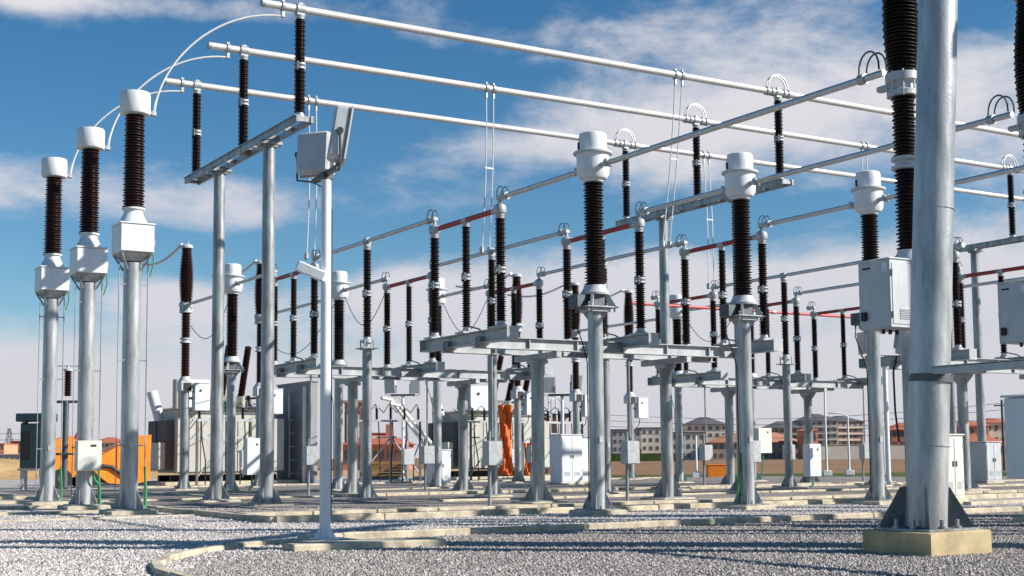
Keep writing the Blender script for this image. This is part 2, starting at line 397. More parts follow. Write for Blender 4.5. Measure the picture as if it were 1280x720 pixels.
# ------------------------------------------------------------------ disconnectors on their platforms
def disconnector(label, loc, group, span=1.715):
    t = thing('disconnector', label, 'disconnector', loc, 0, group)   # loc = centre column at ground level
    b = MB()
    L_ = 2 * span + 1.1; zt = 4.40; zb = 4.09
    b.box((0, 0, (zt + zb) / 2), (.06, L_, zt - zb - .03)); b.box((.02, 0, zt - .012), (.34, L_ + .01, .022)); b.box((.02, 0, zb + .012), (.32, L_ - .01, .022))
    for y in (-span, 0, span): b.box((0, y, zt + .02), (.44, .44, .04))
    for y in (-L_ / 2, L_ / 2): b.box((.0, y, (zt + zb) / 2), (.33, .025, zt - zb + .02))
    b.build('base_beam', 'beam', t)
    for y, z1 in ((-span, ZA - .12), (0, ZA - .07), (span, ZA - .12)):
        post_insulator(t, 0, y, 4.44, z1, .145 if y else .125)
    a = MB().cyl((0, -span + .14, ZA), (0, span - .14, ZA), .068, n=16)
    ar = a.build('arm', 'red', t)
    MB().box((0, 0, ZA - .02), (.2, .26, .10), bev=.02).build('arm_clamp', 'cast', ar)
    for sgn in (-1, 1):
        y = sgn * span
        c = MB().lathe([(.10, ZA - .13), (.15, ZA - .09), (.17, ZA), (.15, ZA + .09), (.07, ZA + .14), (.05, ZA + .15)], (0, y, 0), n=16)
        c.cyl((0, y - sgn * .32, ZA), (0, y - sgn * .1, ZA), .08, n=12)
        c.build('contact', 'cast', t)
        k = MB().cyl((0, y, ZA + .1), (0, y, ZB + .02), .05, n=10); k.box((0, y + sgn * .10, ZB), (.16, .34, .12), bev=.02)
        k.cyl((0, y + sgn * .22, ZB), (0, y + sgn * .36, ZB), .095, n=14)
        for x in (-.06, .06): k.cyl((x, y + sgn * .1, ZB - .1), (x, y + sgn * .1, ZB + .1), .016, n=6)
        tk = k.build('terminal', 'cast', t)
        l = MB()
        for x in (-.07, .07): l.tube(hoop((x, y - sgn * .04, ZB + .05), (0, sgn, 0), .21, .32), .013, 6)
        l.build('wire_loop', 'dsteel', tk)
    return t
BD = 30.12; BD2 = 41.7
g = 'red-armed disconnectors'
dc = disconnector('red-armed disconnector on the left end of the near platform', (ROW[0], BD, 0), g)
dup(dc, 'red-armed disconnector in the middle of the near platform, behind the leftmost front current transformer', (ROW[1], BD, 0))
dup(dc, 'red-armed disconnector on the right end of the near platform', (ROW[2], BD, 0))
dup(dc, 'red-armed disconnector just right of the thick foreground pole', (ROW[3], BD, 0))
dup(dc, 'red-armed disconnector at the right edge above the right-hand grey cabinet', (ROW[4], BD, 0))
l2 = ['red-armed disconnector at the left end of the second platform, behind the near floodlight pole',
      'second-row red-armed disconnector between the near floodlight pole and the near platform',
      'red-armed disconnector in the second row seen above the near platform in mid-picture',
      'disconnector in the second row of the far bay, left of the middle front current transformer',
      'disconnector in the second row of the far bay, right of the middle front current transformer',
      'disconnector at the far right end of the second row, left of the big grey cabinet']
for k, l in enumerate(l2): dup(dc, l, (ROW[k], BD2, 0))

def platform(label, loc, group, w=9.0):
    t = thing('equipment_platform', label, 'steel platform', loc, 0, group)  # loc: centre (a, b)
    for y in (-.85, .85):
        b = MB(); zt = 4.265; zb = 3.965
        b.box((0, y, (zt + zb) / 2), (w, .05, zt - zb - .03)); b.box((0, y, zt - .011), (w + .004, .26, .02)); b.box((0, y, zb + .011), (w + .004, .26, .02))
        n = 7
        for i in range(n): b.box((-w / 2 + .1 + (w - .2) * i / (n - 1), y, (zt + zb) / 2), (.025, .20, zt - zb - .05))
        b.build('main_beam', 'beam', t)
    for x in (-2.12, 2.12):
        f = MB().box((x, 0, -.1), (1.1, 1.1, .4), bev=.02); f.build('footing', 'conc', t)
        b = MB().box((0, 0, .115), (.74, .74, .03), bev=.006); gussets(b, .17, .40, .40, .13, 4, R(45)); b.v = [(xx + x, y, z) for xx, y, z in b.v]
        b.build('base_plate', 'galv', t)
        MB().cyl((x, 0, .131), (x, 0, 3.7), .17, n=24).build('post', 'galv', t)
        c = MB().box((x, 0, 3.87), (.16, 2.1, .16), bev=.01)
        for y in (-1, 1): c.prism([(.12, 0), (.46, 0), (.46, -.05), (.17, -.34), (.12, -.34)], (x, 0, 3.80), (0, y, 0), (0, 0, 1), .03)
        c.box((x, 0, 3.74), (.42, .42, .10), bev=.01)
        c.build('cross_head', 'beam', t)
    return t
g = 'steel disconnector platforms'
pf = platform('pale steel platform on two posts carrying the front red-armed disconnectors', (ROW[1], BD, 0), g)
dup(pf, 'pale steel platform on two posts in the second row, behind the near platform', (ROW[1], BD2, 0))
dup(pf, 'pale steel platform at the right edge behind the thick pole', (ROW[4], BD, 0))
dup(pf, 'pale steel platform in the second row right of centre, behind the middle front current transformer', (ROW[4], BD2, 0))
for o in [x for x in bpy.data.objects if x.name.split('.')[0] == 'disconnector']:
    MB().cyl((.30, -.75, 1.75), (.30, -.75, 4.1), .028, n=8).build('drive_rod', 'galv', o)
    MB().tube([(.30, -.75, 4.25), (.12, -.4, 4.5), (0, 0, 4.6)], .022, 6).build('drive_link', 'dsteel', o)
    k = MB().box((.30, -.75, 1.35), (.42, .32, .62), bev=.02); k.build('drive_box', 'cast', o)
    k = MB().cyl((.30, -.6, .0), (.30, -.6, 1.9), .045, n=10); k.build('drive_stand', 'galv', o)
# drive boxes on the platforms' posts
def drive(label, loc, d, cat='drive box', m='white'):
    t = thing('drive_box', label, cat, loc, 0, 'drive and junction boxes on posts')
    MB().box((0, 0, 0), d, bev=.015).build('case', m, t)
    k = MB().box((d[0] * .2, -d[1] / 2 - .006, d[2] * .33), (.07, .012, .07)); k.build('lock', 'dark', t)
    MB().tube([(0, 0, -d[2] / 2), (.02, 0, -d[2] / 2 - .3), (-.1, .05, .1 - loc[2])], .03).build('cable', 'green', t)
    return t

# ------------------------------------------------------------------ post insulators in mid-row
def post_unit(label, loc, group):
    t = thing('post_insulator', label, 'post insulator', loc, 0, group)
    post_parts(t, .14, 0, 4.42, .32, .45, .1, .36)
    f = MB().box((0, 0, 4.45), (.52, .52, .03), bev=.006)
    for a in range(4): 
        an = R(45 + 90 * a); f.cyl((.2 * math.cos(an), .2 * math.sin(an), 4.40), (.2 * math.cos(an), .2 * math.sin(an), 4.72), .022, n=6)
    f.lathe([(.10, 4.47), (.10, 4.6), (.17, 4.62), (.17, 4.66)], n=14)
    f.build('base_flange', 'cast', t)
    post_insulator(t, 0, 0, 4.665, ZB - .16, .14)
    c = MB().box((0, 0, ZB - .12), (.16, .2, .08), bev=.01); c.cyl((0, -.12, ZB), (0, .12, ZB), .10, n=14); c.build('tube_clamp', 'cast', t)
    return t
BS = 36.05
pl = ['single black post insulator on its own post just right of the near floodlight pole', 'single black post insulator on its own post left of the near platform post',
      'single black post insulator on its own post directly behind the leftmost front current transformer', 'single black post insulator midway between the middle front transformer and the big grey cabinet',
      'single black post insulator on its own post behind the big grey cabinet', 'single black post insulator on its own post just right of the thick foreground pole']
pu = post_unit(pl[0], (ROW[0], BS, 0), 'single post insulators on their own posts')
for k in range(1, 6): dup(pu, pl[k], (ROW[k], BS, 0))

# ------------------------------------------------------------------ breakers
def breaker(label, loc, group, side=1, small=False, mname='porc_red'):
    t = thing('circuit_breaker', label, 'circuit breaker', loc, 0, group)
    post_parts(t, .17, 0, 3.96, .35, .46, .1, .38)
    b = MB().box((0, 0, 4.17), (.50, .50, .42), bev=.03); b.lathe([(.25, 4.38), (.24, 4.44), (.18, 4.52), (.18, 4.56)], n=18)
    hd = b.build('mechanism_head', 'boxgrey', t)
    MB().box((.02, -.255, 4.15), (.32, .02, .30), bev=.01).build('cover_plate', 'dark', hd)
    MB().lathe(sheds(4.56, 5.9, .14, .195, .06), n=20).build('insulator', mname, t)
    MB().lathe(sheds(6.1, 7.12, .14, .195, .06), n=20).build('insulator', mname, t)
    MB().lathe([(.15, 5.89), (.23, 5.9), (.23, 5.95), (.17, 5.97), (.17, 6.03), (.23, 6.05), (.23, 6.1), (.15, 6.11)], n=20).build('collar', 'boxgrey', t)
    f = MB().lathe([(.15, 7.11), (.26, 7.12), (.26, 7.2), (.2, 7.23), (.2, 7.34), (.28, 7.37), (.28, 7.5), (.2, 7.51)], n=20)
    f.box((0, .36 * side, ZB - .28), (.14, .34, .10), bev=.02)
    for a in range(8):
        an = R(45 * a); f.cyl((.245 * math.cos(an), .245 * math.sin(an), 7.1), (.245 * math.cos(an), .245 * math.sin(an), 7.53), .018, n=6)
    f.build('middle_flange', 'boxgrey', t)
    bar = lambda u: .80 + .30 * math.sin(math.pi * min(1., u * .95 + .12)) ** 1.0
    MB().lathe(sheds(7.51, 9.72, .20, .27, .062, bar), n=24).build('interrupter', mname, t)
    c = MB().lathe([(.18, 9.71), (.25, 9.73), (.25, 9.82), (.2, 9.87), (.02, 9.9)], n=20); c.box((-.1, .26, 9.84), (.12, .3, .06), bev=.01); c.cyl((-.1, .38, 9.8), (-.1, .38, 10.0), .03, n=8); c.cyl((.1, .1, 9.85), (.1, .1, 10.05), .02, n=8)
    c.build('top_cap', 'boxgrey', t)
    x = .62 if side < 0 else -.68
    d = (.62, .40, 1.08)
    y0 = -.12
    k = MB().box((x, y0, 3.74), d, bev=.012); cb = k.build('cabinet', 'boxgrey' if side > 0 else 'white', t)
    MB().box((x, y0, 4.293), (d[0] + .05, d[1] + .05, .022), bev=.006).build('lid', 'white', cb)
    MB().cyl((x - .08, y0 - d[1] / 2 - .02, 4.0), (x - .08, y0 - d[1] / 2, 4.0), .05, n=12).build('dial', 'dark', cb)
    MB().box((x + .12 * side, y0 - d[1] / 2 - .004, 4.15), (.14, .008, .10)).build('label_plate', 'cream', cb)
    MB().box((x / 2, .02, 3.7), (abs(x), .10, .10)).build('bracket', 'galv', t)
    MB().tube([(x, .0, 3.21), (x * .9, 0, 2.9), (x * .28, 0.05, 2.4), (x * .28, 0.05, .3)], .02).build('cable', 'dark', t)
    return t
g = 'circuit breaker poles'
br = breaker('small brown barrel-shaped circuit breaker pole beside the left power transformer', (ROW[0], 53.0, 0), g, -1)
dup(br, 'small brown circuit breaker pole half hidden by a post of the left busbar support', (ROW[1], 55.9, 0))
dup(br, 'small brown circuit breaker pole left of the leftmost front current transformer, first of three', (ROW[3], 54.3, 0))
dup(br, 'small brown circuit breaker pole just left of the leftmost front current transformer', (ROW[4], 55.7, 0))
dup(br, 'small brown circuit breaker pole just right of the leftmost front current transformer', (ROW[5], 57.0, 0))
nb = breaker('large black circuit breaker pole directly behind the thick foreground pole', (ROW[0], 15.4, 0), g, 1, mname='porc')
for o in list(nb.children):
    if o.name.startswith('cabinet') or o.name.startswith('bracket') or o.name.startswith('cable'): 
        for g_ in list(o.children): bpy.data.objects.remove(g_)
        bpy.data.objects.remove(o)
# its control cabinet is larger and hangs on the camera side
def big_cab(par):
    k = MB().box((-.68, -.20, 3.75), (.70, .66, 1.08), bev=.012); cb = k.build('cabinet', 'boxgrey', par)
    MB().box((-.68, -.20, 4.302), (.74, .70, .022), bev=.006).build('lid', 'white', cb)
    MB().box((-1.034, -.05, 4.18), (.008, .16, .03)).build('name_plate', 'dark', cb)
    MB().box((-1.034, -.44, 4.16), (.008, .10, .14)).build('label_plate', 'white', cb)
    MB().box((-.68, -.534, 3.75), (.60, .012, .96), bev=.004).build('door', 'boxgrey', cb)
    MB().box((-1.06, -.0, 3.42), (.06, .10, .14), bev=.01).build('handle', 'dark', cb)
    for z in (3.42, 4.08): MB().cyl((-.985, -.545, z - .05), (-.985, -.545, z + .05), .014, n=8).build('hinge', 'cast', cb)
    MB().box((-.42, -.548, 3.75), (.035, .022, .16), bev=.004).build('lock', 'dark', cb)
    v = MB()
    for k in range(6): v.box((-.68, -.545, 3.36 + k * .028), (.30, .016, .010))
    v.build('vent', 'cast', cb)
    for k in range(3): MB().cyl((-.85 + k * .15, -.2, 3.14), (-.85 + k * .15, -.2, 3.215), .03, n=10).build('cable_gland', 'dark', cb)
    MB().box((-.25, 0, 3.7), (.28, .10, .10)).build('bracket', 'galv', par)
big_cab(nb)
dup(nb, 'large black circuit breaker pole cut by the right edge of the picture', (ROW[1], 16.15, 0))

# ------------------------------------------------------------------ conductor tubes along the rows
def row_tube(label, a, b0, b1, z, loops=(), sag=0.):
    t = thing('conductor_tube', label, 'conductor', (a, b0, z), 0, 'horizontal conductor tubes between devices')
    MB().cyl((0, 0, 0), (0, b1 - b0, 0), .062, n=14).build('tube', 'alu', t)
    for y, d in loops:
        y -= b0
        c = MB().cyl((0, y - .07, 0), (0, y + .07, 0), .092, n=14); c.build('clamp', 'cast', t)
        l = MB()
        for x in (-.09, .09): l.tube(hoop((x, y, .05), (0, d, 0), .36, .46), .018, 6)
        l.build('wire_loop', 'dsteel', t)
    return t
fb = [15.80, 16.6, 14.8]
fl = ['conductor tube rising right from the leftmost front current transformer to the large breaker', 'conductor tube rising right from the middle front current transformer to the right edge', 'conductor tube rising right from the third front current transformer, passing behind the thick pole']
for k in range(3):
    row_tube(fl[k], ROW[k], fb[k], 23.77, ZB, ((fb[k] + .48, -1),))
    row_tube('short conductor tube from the %s front current transformer left down to its red-armed disconnector' % ('leftmost', 'middle', 'third')[k], ROW[k], 24.98, 28.18, ZB)
xx = ['over the single post insulator beside the floodlight pole', 'over the single post insulator left of mid-picture', 'crossing behind the leftmost front current transformer',
      'right of the middle front transformer, uppermost of the far three', 'behind the big grey cabinet, second of the far three', 'behind the thick pole, lowest of the far three']
for k in range(6):
    row_tube('long grey tube between disconnectors, ' + xx[k], ROW[k], BD + 1.715 + .3, BD2 - 1.715 - .3, ZB)
yy = ['between the posts of the left busbar support', 'ending at the head right of the floodlight pole', 'ending at the head behind the left near disconnector', '', 'ending at the head right of the middle busbar pole', '']
for k in range(6):
    if yy[k]: row_tube('thin tube behind the second-row disconnectors, ' + yy[k], ROW[k], BD2 + 2.0, B2 - .6, ZB)
for k, bb in ((0, 53.0), (1, 55.9), (4, 55.7)):
    row_tube('thin conductor tube from a small current transformer to the %s small breaker' % ('leftmost', 'half-hidden', 'right-hand')[(0, 1, 4).index(k)], ROW[k], B2 + .6, bb - .3, ZB - .2)
t = thing('conductor_tube', 'sunlit red horizontal tube in the far bay pointing right towards the big grey cabinet', 'conductor', (0, 0, 0), 0)
MB().cyl((32.6, 44.2, 7.42), (45.2, 44.2, 7.42), .06, n=12).build('tube', 'pink', t)
MB().cyl((40.1, 44.2, 7.42), (40.3, 44.2, 7.42), .085, n=12).build('clamp', 'cast', t)

lead = [(0, 53.3, 59.5, 'leftmost small breaker'), (1, 56.2, 62, 'half-hidden small breaker'), (3, 54.6, 60, 'first small breaker left of the middle'), (4, 56.0, 62, 'small breaker right beside it'), (5, 57.3, 63, 'rightmost small breaker')]
for r, b0, b1, n_ in lead:
    o = MB().tube([(ROW[r] - .1, b0 + (b1 - b0) * u, 9.92 - .35 * math.sin(math.pi * u)) for u in [i / 10 for i in range(11)]], .05, 8).build('conductor_lead', 'alu')
    tag(o, 'thin lead running from the top of the ' + n_, 'conductor', 'leads behind the small breakers')
sag = [(0, 47.9, 52.8, 7.5, 6.6, 1.1), (1, 43.8, 47.4, 7.2, 7.5, 1.2), (2, 43.8, 47.4, 7.2, 7.5, 1.3), (4, 43.8, 47.3, 7.2, 7.5, 1.2), (1, 48.0, 55.6, 7.4, 6.4, 1.3)]
sl = ['between the posts of the left busbar support', 'left of the near floodlight pole', 'above the middle of the second platform', 'beside the middle busbar pole', 'behind the right-hand post of the left busbar support']
for (r, b0, b1, z0, z1, d), l in zip(sag, sl):
    o = MB().tube([(ROW[r] + .12, b0 + (b1 - b0) * u, z0 + (z1 - z0) * u - d * math.sin(math.pi * u)) for u in [i / 12 for i in range(13)]], .015, 6).build('sagging_wire', 'dsteel')
    tag(o, 'thin dark sagging wire ' + l, 'wire', 'sagging wires')
# dropper wires from the busbars
dl = [(2, 0, ROW[2], 32.45, 'pair of thin wires hanging from the highest busbar'),
      (1, 1, ROW[1], BS, 'pair of thin wires hanging from the middle busbar left of mid-picture'),
      (0, 2, ROW[0], 40.0 - .2, 'pair of thin wires hanging from the lowest busbar behind the near floodlight'),
      (3, 2, ROW[3], 40.0 - .2, 'pair of thin wires hanging from the lowest busbar, left of the middle front transformer'),
      (4, 1, ROW[4], BS, 'pair of thin wires hanging from the middle busbar above the third front current transformer')]
for r, k, a, b1, l in dl:
    b0 = BUSB[k]
    t = thing('dropper_wires', l, 'wires', (a, b0, 0), 0, 'vertical dropper wire pairs')
    for dx in (-.13, .13):
        pts = [(dx + .05 * math.sin(3 * u) * (1 if dx > 0 else 1.3) - .22 * u, (b1 - b0) * u, ZBUS - .1 + (ZB + .06 - ZBUS + .1) * u) for u in [i / 12 for i in range(13)]]
        MB().tube(pts, .022, 6).build('wire', 'wire', t)
        c = MB().cyl((dx - .04, 0, ZBUS), (dx + .04, 0, ZBUS), .14, n=14); c.box((dx, 0, ZBUS - .22), (.07, .07, .2), bev=.01); c.box((dx, 0, ZBUS + .15), (.06, .07, .1), bev=.01)
        c.build('bus_clamp', 'cast', t)
        c = MB().box((dx - .22, b1 - b0, ZB + .02), (.10, .16, .22), bev=.03); c.build('tube_clamp', 'cast', t)
    s = MB().box((-.06, (b1 - b0) * .5, 10.25), (.32, .04, .05)); s.build('spacer', 'cast', t)

# ------------------------------------------------------------------ thick foreground pole
t = thing('steel_pole', 'very thick galvanised steel pole on a yellowish concrete plinth in the right foreground', 'steel pole', (13.53, 12.15, 0))
MB().box((0, 0, .04), (1.12, 1.12, .50), bev=.015).build('plinth', 'plinth', t)
b = MB().box((0, 0, .305), (.92, .92, .03), bev=.006)
for k in range(4):
    a = k * math.pi / 2 + R(45)
    MB().prism([(.20, 0), (.56, 0), (.56, .05), (.31, .50), (.2, .53)], (0, 0, .322), (math.cos(a), math.sin(a), 0), (0, 0, 1), .024).build('gusset', 'dsteel', t)
for x in (-1, 1):
    for y in (-1, 1):
        for q in ((x * .38, y * .14), (x * .14, y * .38)):
            b.cyl((*q, .32), (*q, .43), .028, n=6); b.cyl((*q, .32), (*q, .35), .05, n=10)
b.build('base_plate', 'galv', t)
lean = Vector((.854, -.52, 0)) * .058
MB().cyl((0, 0, .321), Vector((0, 0, 14)) + lean * 14, .262, .235, n=40).build('shaft', 'galv_lit', t)
for z in (1.35, 4.4, 7.4): MB().cyl(Vector((0, 0, z)) + lean * z, Vector((0, 0, z + .014)) + lean * (z + .014), .262 - .0019 * z + .004, n=40).build('weld_seam', 'galv_lit', t)
c = MB(); 
for z, w in ((2.16, .1),): c.cyl(Vector((0, 0, z)) + lean * z, Vector((0, 0, z + w)) + lean * (z + w), .275, .274, n=40)
c.box((.3, 0, 2.2), (.10, .12, .10)); c.build('band_clamp', 'dsteel', t)
c = MB().box((-.02, -3.2, 2.30), (.10, 6.0, .10), bev=.006); c.box((.05, -3.2, 2.345), (.24, 6.0, .02)); c.build('cross_beam', 'beam', t)
MB().tube([(-.25, .16, 2.5), (-.31, .17, 2.3), (-.30, .17, 1.8), (-.27, .15, 1.4)], .013).build('cable', 'dark', t)

t = thing('shadow_posts', 'added unseen gantry standing just outside the right edge', 'shadowcaster', (19.2, 9.0, 0))  # invented posts and beam out of view, casting streaks across the gravel
for k, (x, y, r_, h_) in enumerate(((0, 0, .36, 12.), (2.9, 2.1, .2, 11.), (3.6, .2, .16, 12.), (1.2, -1.6, .42, 12.), (5.2, 3.6, .18, 12), (6.5, 1.2, .3, 11), (8.3, 2.4, .22, 12), (9.0, 4.3, .34, 11), (12., 4.6, .26, 12), (11.2, 1.5, .3, 12), (14.5, 5.2, .3, 12.5))):
    MB().cyl((x, y, 0), (x, y, h_), r_, r_ * .9, n=20).build('post', 'galv', t)
MB().box((2.2, .8, 10.2), (7.5, .3, .3), .6).build('beam', 'beam', t)
# ------------------------------------------------------------------ floodlight poles
def floodlight(par, pos, yaw, tilt, w=.62, h=.66, d=.26, m='boxgrey', fins=True):
    rot = Matrix.Rotation(yaw, 3, 'Z') @ Matrix.Rotation(tilt, 3, 'X')
    def tr(mb): mb.v = [tuple(rot @ Vector(v) + Vector(pos)) for v in mb.v]; return mb
    b = MB().box((0, 0, 0), (w, d, h), bev=.03); 
    if fins: b.box((0, .10, 0), (w * .7, d, h * .7), bev=.04)
    for i in range(5 if fins else 0): b.box((-w * .3 + i * w * .15, .25, 0), (.02, .06, h * .6))
    o = tr(b).build('lamp_housing', m, par)
    f = tr(MB().box((0, -d / 2 - .012, 0), (w + .05, .03, h + .05), bev=.01)); f.build('lamp_frame', 'boxgrey', o)
    f = tr(MB().box((0, -d / 2 - .03, 0), (w - .06, .01, h - .06))); f.build('lens', 'glass', o)
    y = MB().cyl((-w / 2 - .05, 0, 0), (-w / 2, 0, 0), .05, n=10); y.cyl((w / 2, 0, 0), (w / 2 + .05, 0, 0), .05, n=10); tr(y)
    s = math.cos(yaw), math.sin(yaw)
    for sg in (-1, 1):
        q = Vector(pos) + Vector((s[0], s[1], 0)) * sg * (w / 2 + .03)
        y.tube([q, q - Vector((0, 0, h * .62)), Vector(pos) - Vector((0, 0, h * .70))], .018, 6)
    y.build('yoke', 'dsteel', o)
def flood_pole(label, loc, H, r, sc_, bar, f1, f2, group, fins=True):
    """bar, f1, f2: horizontal vectors of the crossbar and of the way each lamp faces"""
    t = thing('floodlight_pole', label, 'floodlight', loc, 0, group)
    f = MB().box((0, 0, -.1), (.8, .8, .36), bev=.02); f.build('footing', 'conc', t)
    p = MB().cyl((0, 0, .082), (0, 0, H + .05), r, r * .9, n=20); p.box((0, 0, .09), (.34, .34, .02)); gussets(p, r, .16, .16, .1); p.build('pole', 'white', t)
    bar = Vector(bar).normalized(); dx = bar * .62 * sc_
    c = MB().tube([Vector((0, 0, H + .05)) - dx, Vector((0, 0, H + .05)) + dx], .05 * sc_, 8); c.box((0, 0, H + .02), (.16, .16, .12), bev=.01)
    c.build('crossbar', 'dsteel', t)
    y1 = math.atan2(f1[0], -f1[1]); y2 = math.atan2(f2[0], -f2[1])
    floodlight(t, Vector((0, 0, H + .05 + .46 * sc_)) - dx, y1, R(5), .58 * sc_, .68 * sc_, .20 * sc_, fins=fins)
    floodlight(t, Vector((0, 0, H + .05 + .50 * sc_)) + dx, y2, R(9), .48 * sc_, .80 * sc_, .24 * sc_, fins=fins)
    q = bar.cross(Vector((0, 0, 1))) * (r + .008)
    MB().tube([Vector((0, 0, H)) - dx * .9, Vector((0, 0, H - .12)) - dx * .3, Vector((0, 0, H - .5)) - q, Vector((0, 0, .4)) - q], .010).build('cable', 'dark', t)
    return t
_f = Vector((math.sin(.5467), math.cos(.5467), 0)); _r = Vector((math.cos(.5467), -math.sin(.5467), 0))
g = 'floodlight poles'
fp = flood_pole('slim white floodlight pole in front with two grey lamps at its top', (8.08, 18.6, 0), 5.46, .082, .95, _r * .43 - _f * .9, _r * .35 + _f * .93, _r * .98 + _f * .2, g, False)
k = MB().box((0, 0, 0), (.46, .17, .16), bev=.02); rm = Matrix.Rotation(-.5467, 3, 'Z') @ Matrix.Rotation(R(24), 3, 'Y'); k.v = [tuple(rm @ Vector(v) + Vector((-.22, .02, 4.02))) for v in k.v]
k.build('camera_housing', 'white', fp)
flood_pole('distant floodlight pole left of the leftmost front current transformer, two lamps facing the camera', (38.4, 58.2, 0), 4.35, .09, 1.15, _r, _r * .1 - _f, _r * .4 - _f, g)
flood_pole('distant floodlight pole left of the mid-picture transformer with two lamps', (33.2, 66, 0), 4.6, .08, 1.05, _r, -_r * .5 - _f, _r * .2 - _f, g)
flood_pole('floodlight pole just left of the thick pole, lamps under the big grey cabinet', (40.2, 37.9, 0), 5.0, .10, 1.2, _r, -_r - _f * .2, _r * .9 + _f * .2, g)

# ------------------------------------------------------------------ kiosks and boxes
def kiosk(label, loc, d, m, base=.12, rz=0.):
    t = thing('control_cabinet', label, 'control cabinet', loc, rz, 'free-standing control cabinets')
    MB().box((0, 0, base / 2 - .02), (d[0] + .12, d[1] + .12, base + .04), bev=.01).build('footing', 'conc', t)
    MB().box((0, 0, base + d[2] / 2), d, bev=.015).build('case', m, t)
    MB().box((0, 0, base + d[2] + .02), (d[0] + .07, d[1] + .07, .04), bev=.01).build('roof', m, t)
    for i, s in enumerate((-1, 1)):
        w = d[0] / 2 - .05
        dr = MB().box((s * (w / 2 + .012), -d[1] / 2 - .008, base + d[2] / 2), (w, .016, d[2] - .14), bev=.004).build('door', m, t)
        MB().box((s * .06, -d[1] / 2 - .026, base + d[2] * .55), (.03, .02, .14)).build('handle', 'dark', dr)
        v = MB()
        for k in range(6): v.box((s * (w / 2 + .012), -d[1] / 2 - .02, base + d[2] * .16 + k * .03), (w * .6, .012, .012))
        v.build('vent', 'cast', dr)
        for z in (.25, .8): MB().cyl((s * (w + .02), -d[1] / 2 - .02, base + d[2] * z), (s * (w + .02), -d[1] / 2 - .02, base + d[2] * z + .09), .014, n=6).build('hinge', 'cast', dr)
    return t
kiosk('cream control cabinet standing directly behind the right side of the thick pole', (27.35, 23.85, 0), (.72, .55, 1.58), 'cream')
kiosk('grey-white control cabinet behind the posts at the right, left of the utility pole', (44.6, 36.9, 0), (.9, .9, 1.55), 'boxgrey')
kiosk('white control cabinet with a shadow on its door between centre posts', (32.7, 49.3, 0), (1.1, .9, 2.05), 'white')
kiosk('pale white cabinet behind the one with the shadow, at mid-picture', (35.9, 52.4, 0), (1.25, .7, 2.0), 'white')
kiosk('white slanted-looking cabinet right of the light brown transformer radiators', (28.2, 52.7, 0), (.9, .8, 1.45), 'white')
drive('white junction box on the post of the far bay single post insulator', (34.25, 35.85, 1.05), (.55, .35, 1.15))
drive('cream box seen just right of the middle front current transformer post', (42.1, 47.25, 1.9), (.8, .4, 1.15), m='cream')
drive('white box hanging near the left power transformer, between two posts', (17.9, 47.9, 1.35), (.55, .4, 1.35))
t = thing('control_cabinet', 'large grey cabinet cut by the right edge of the picture', 'control cabinet', (19.35, 15.15, 0))
MB().box((.3, 0, 1.50), (.9, .6, 1.36), bev=.015).build('case', 'white', t)
MB().box((.3, 0, 2.21), (.98, .68, .04), bev=.01).build('roof', 'white', t)
MB().cyl((-.05, -.32, 1.82), (-.05, -.29, 1.82), .04, n=10).build('lock', 'dark', t)
for x in (.30, .66): MB().box((x, .1, .41), (.08, .2, .82)).build('leg', 'galv', t)

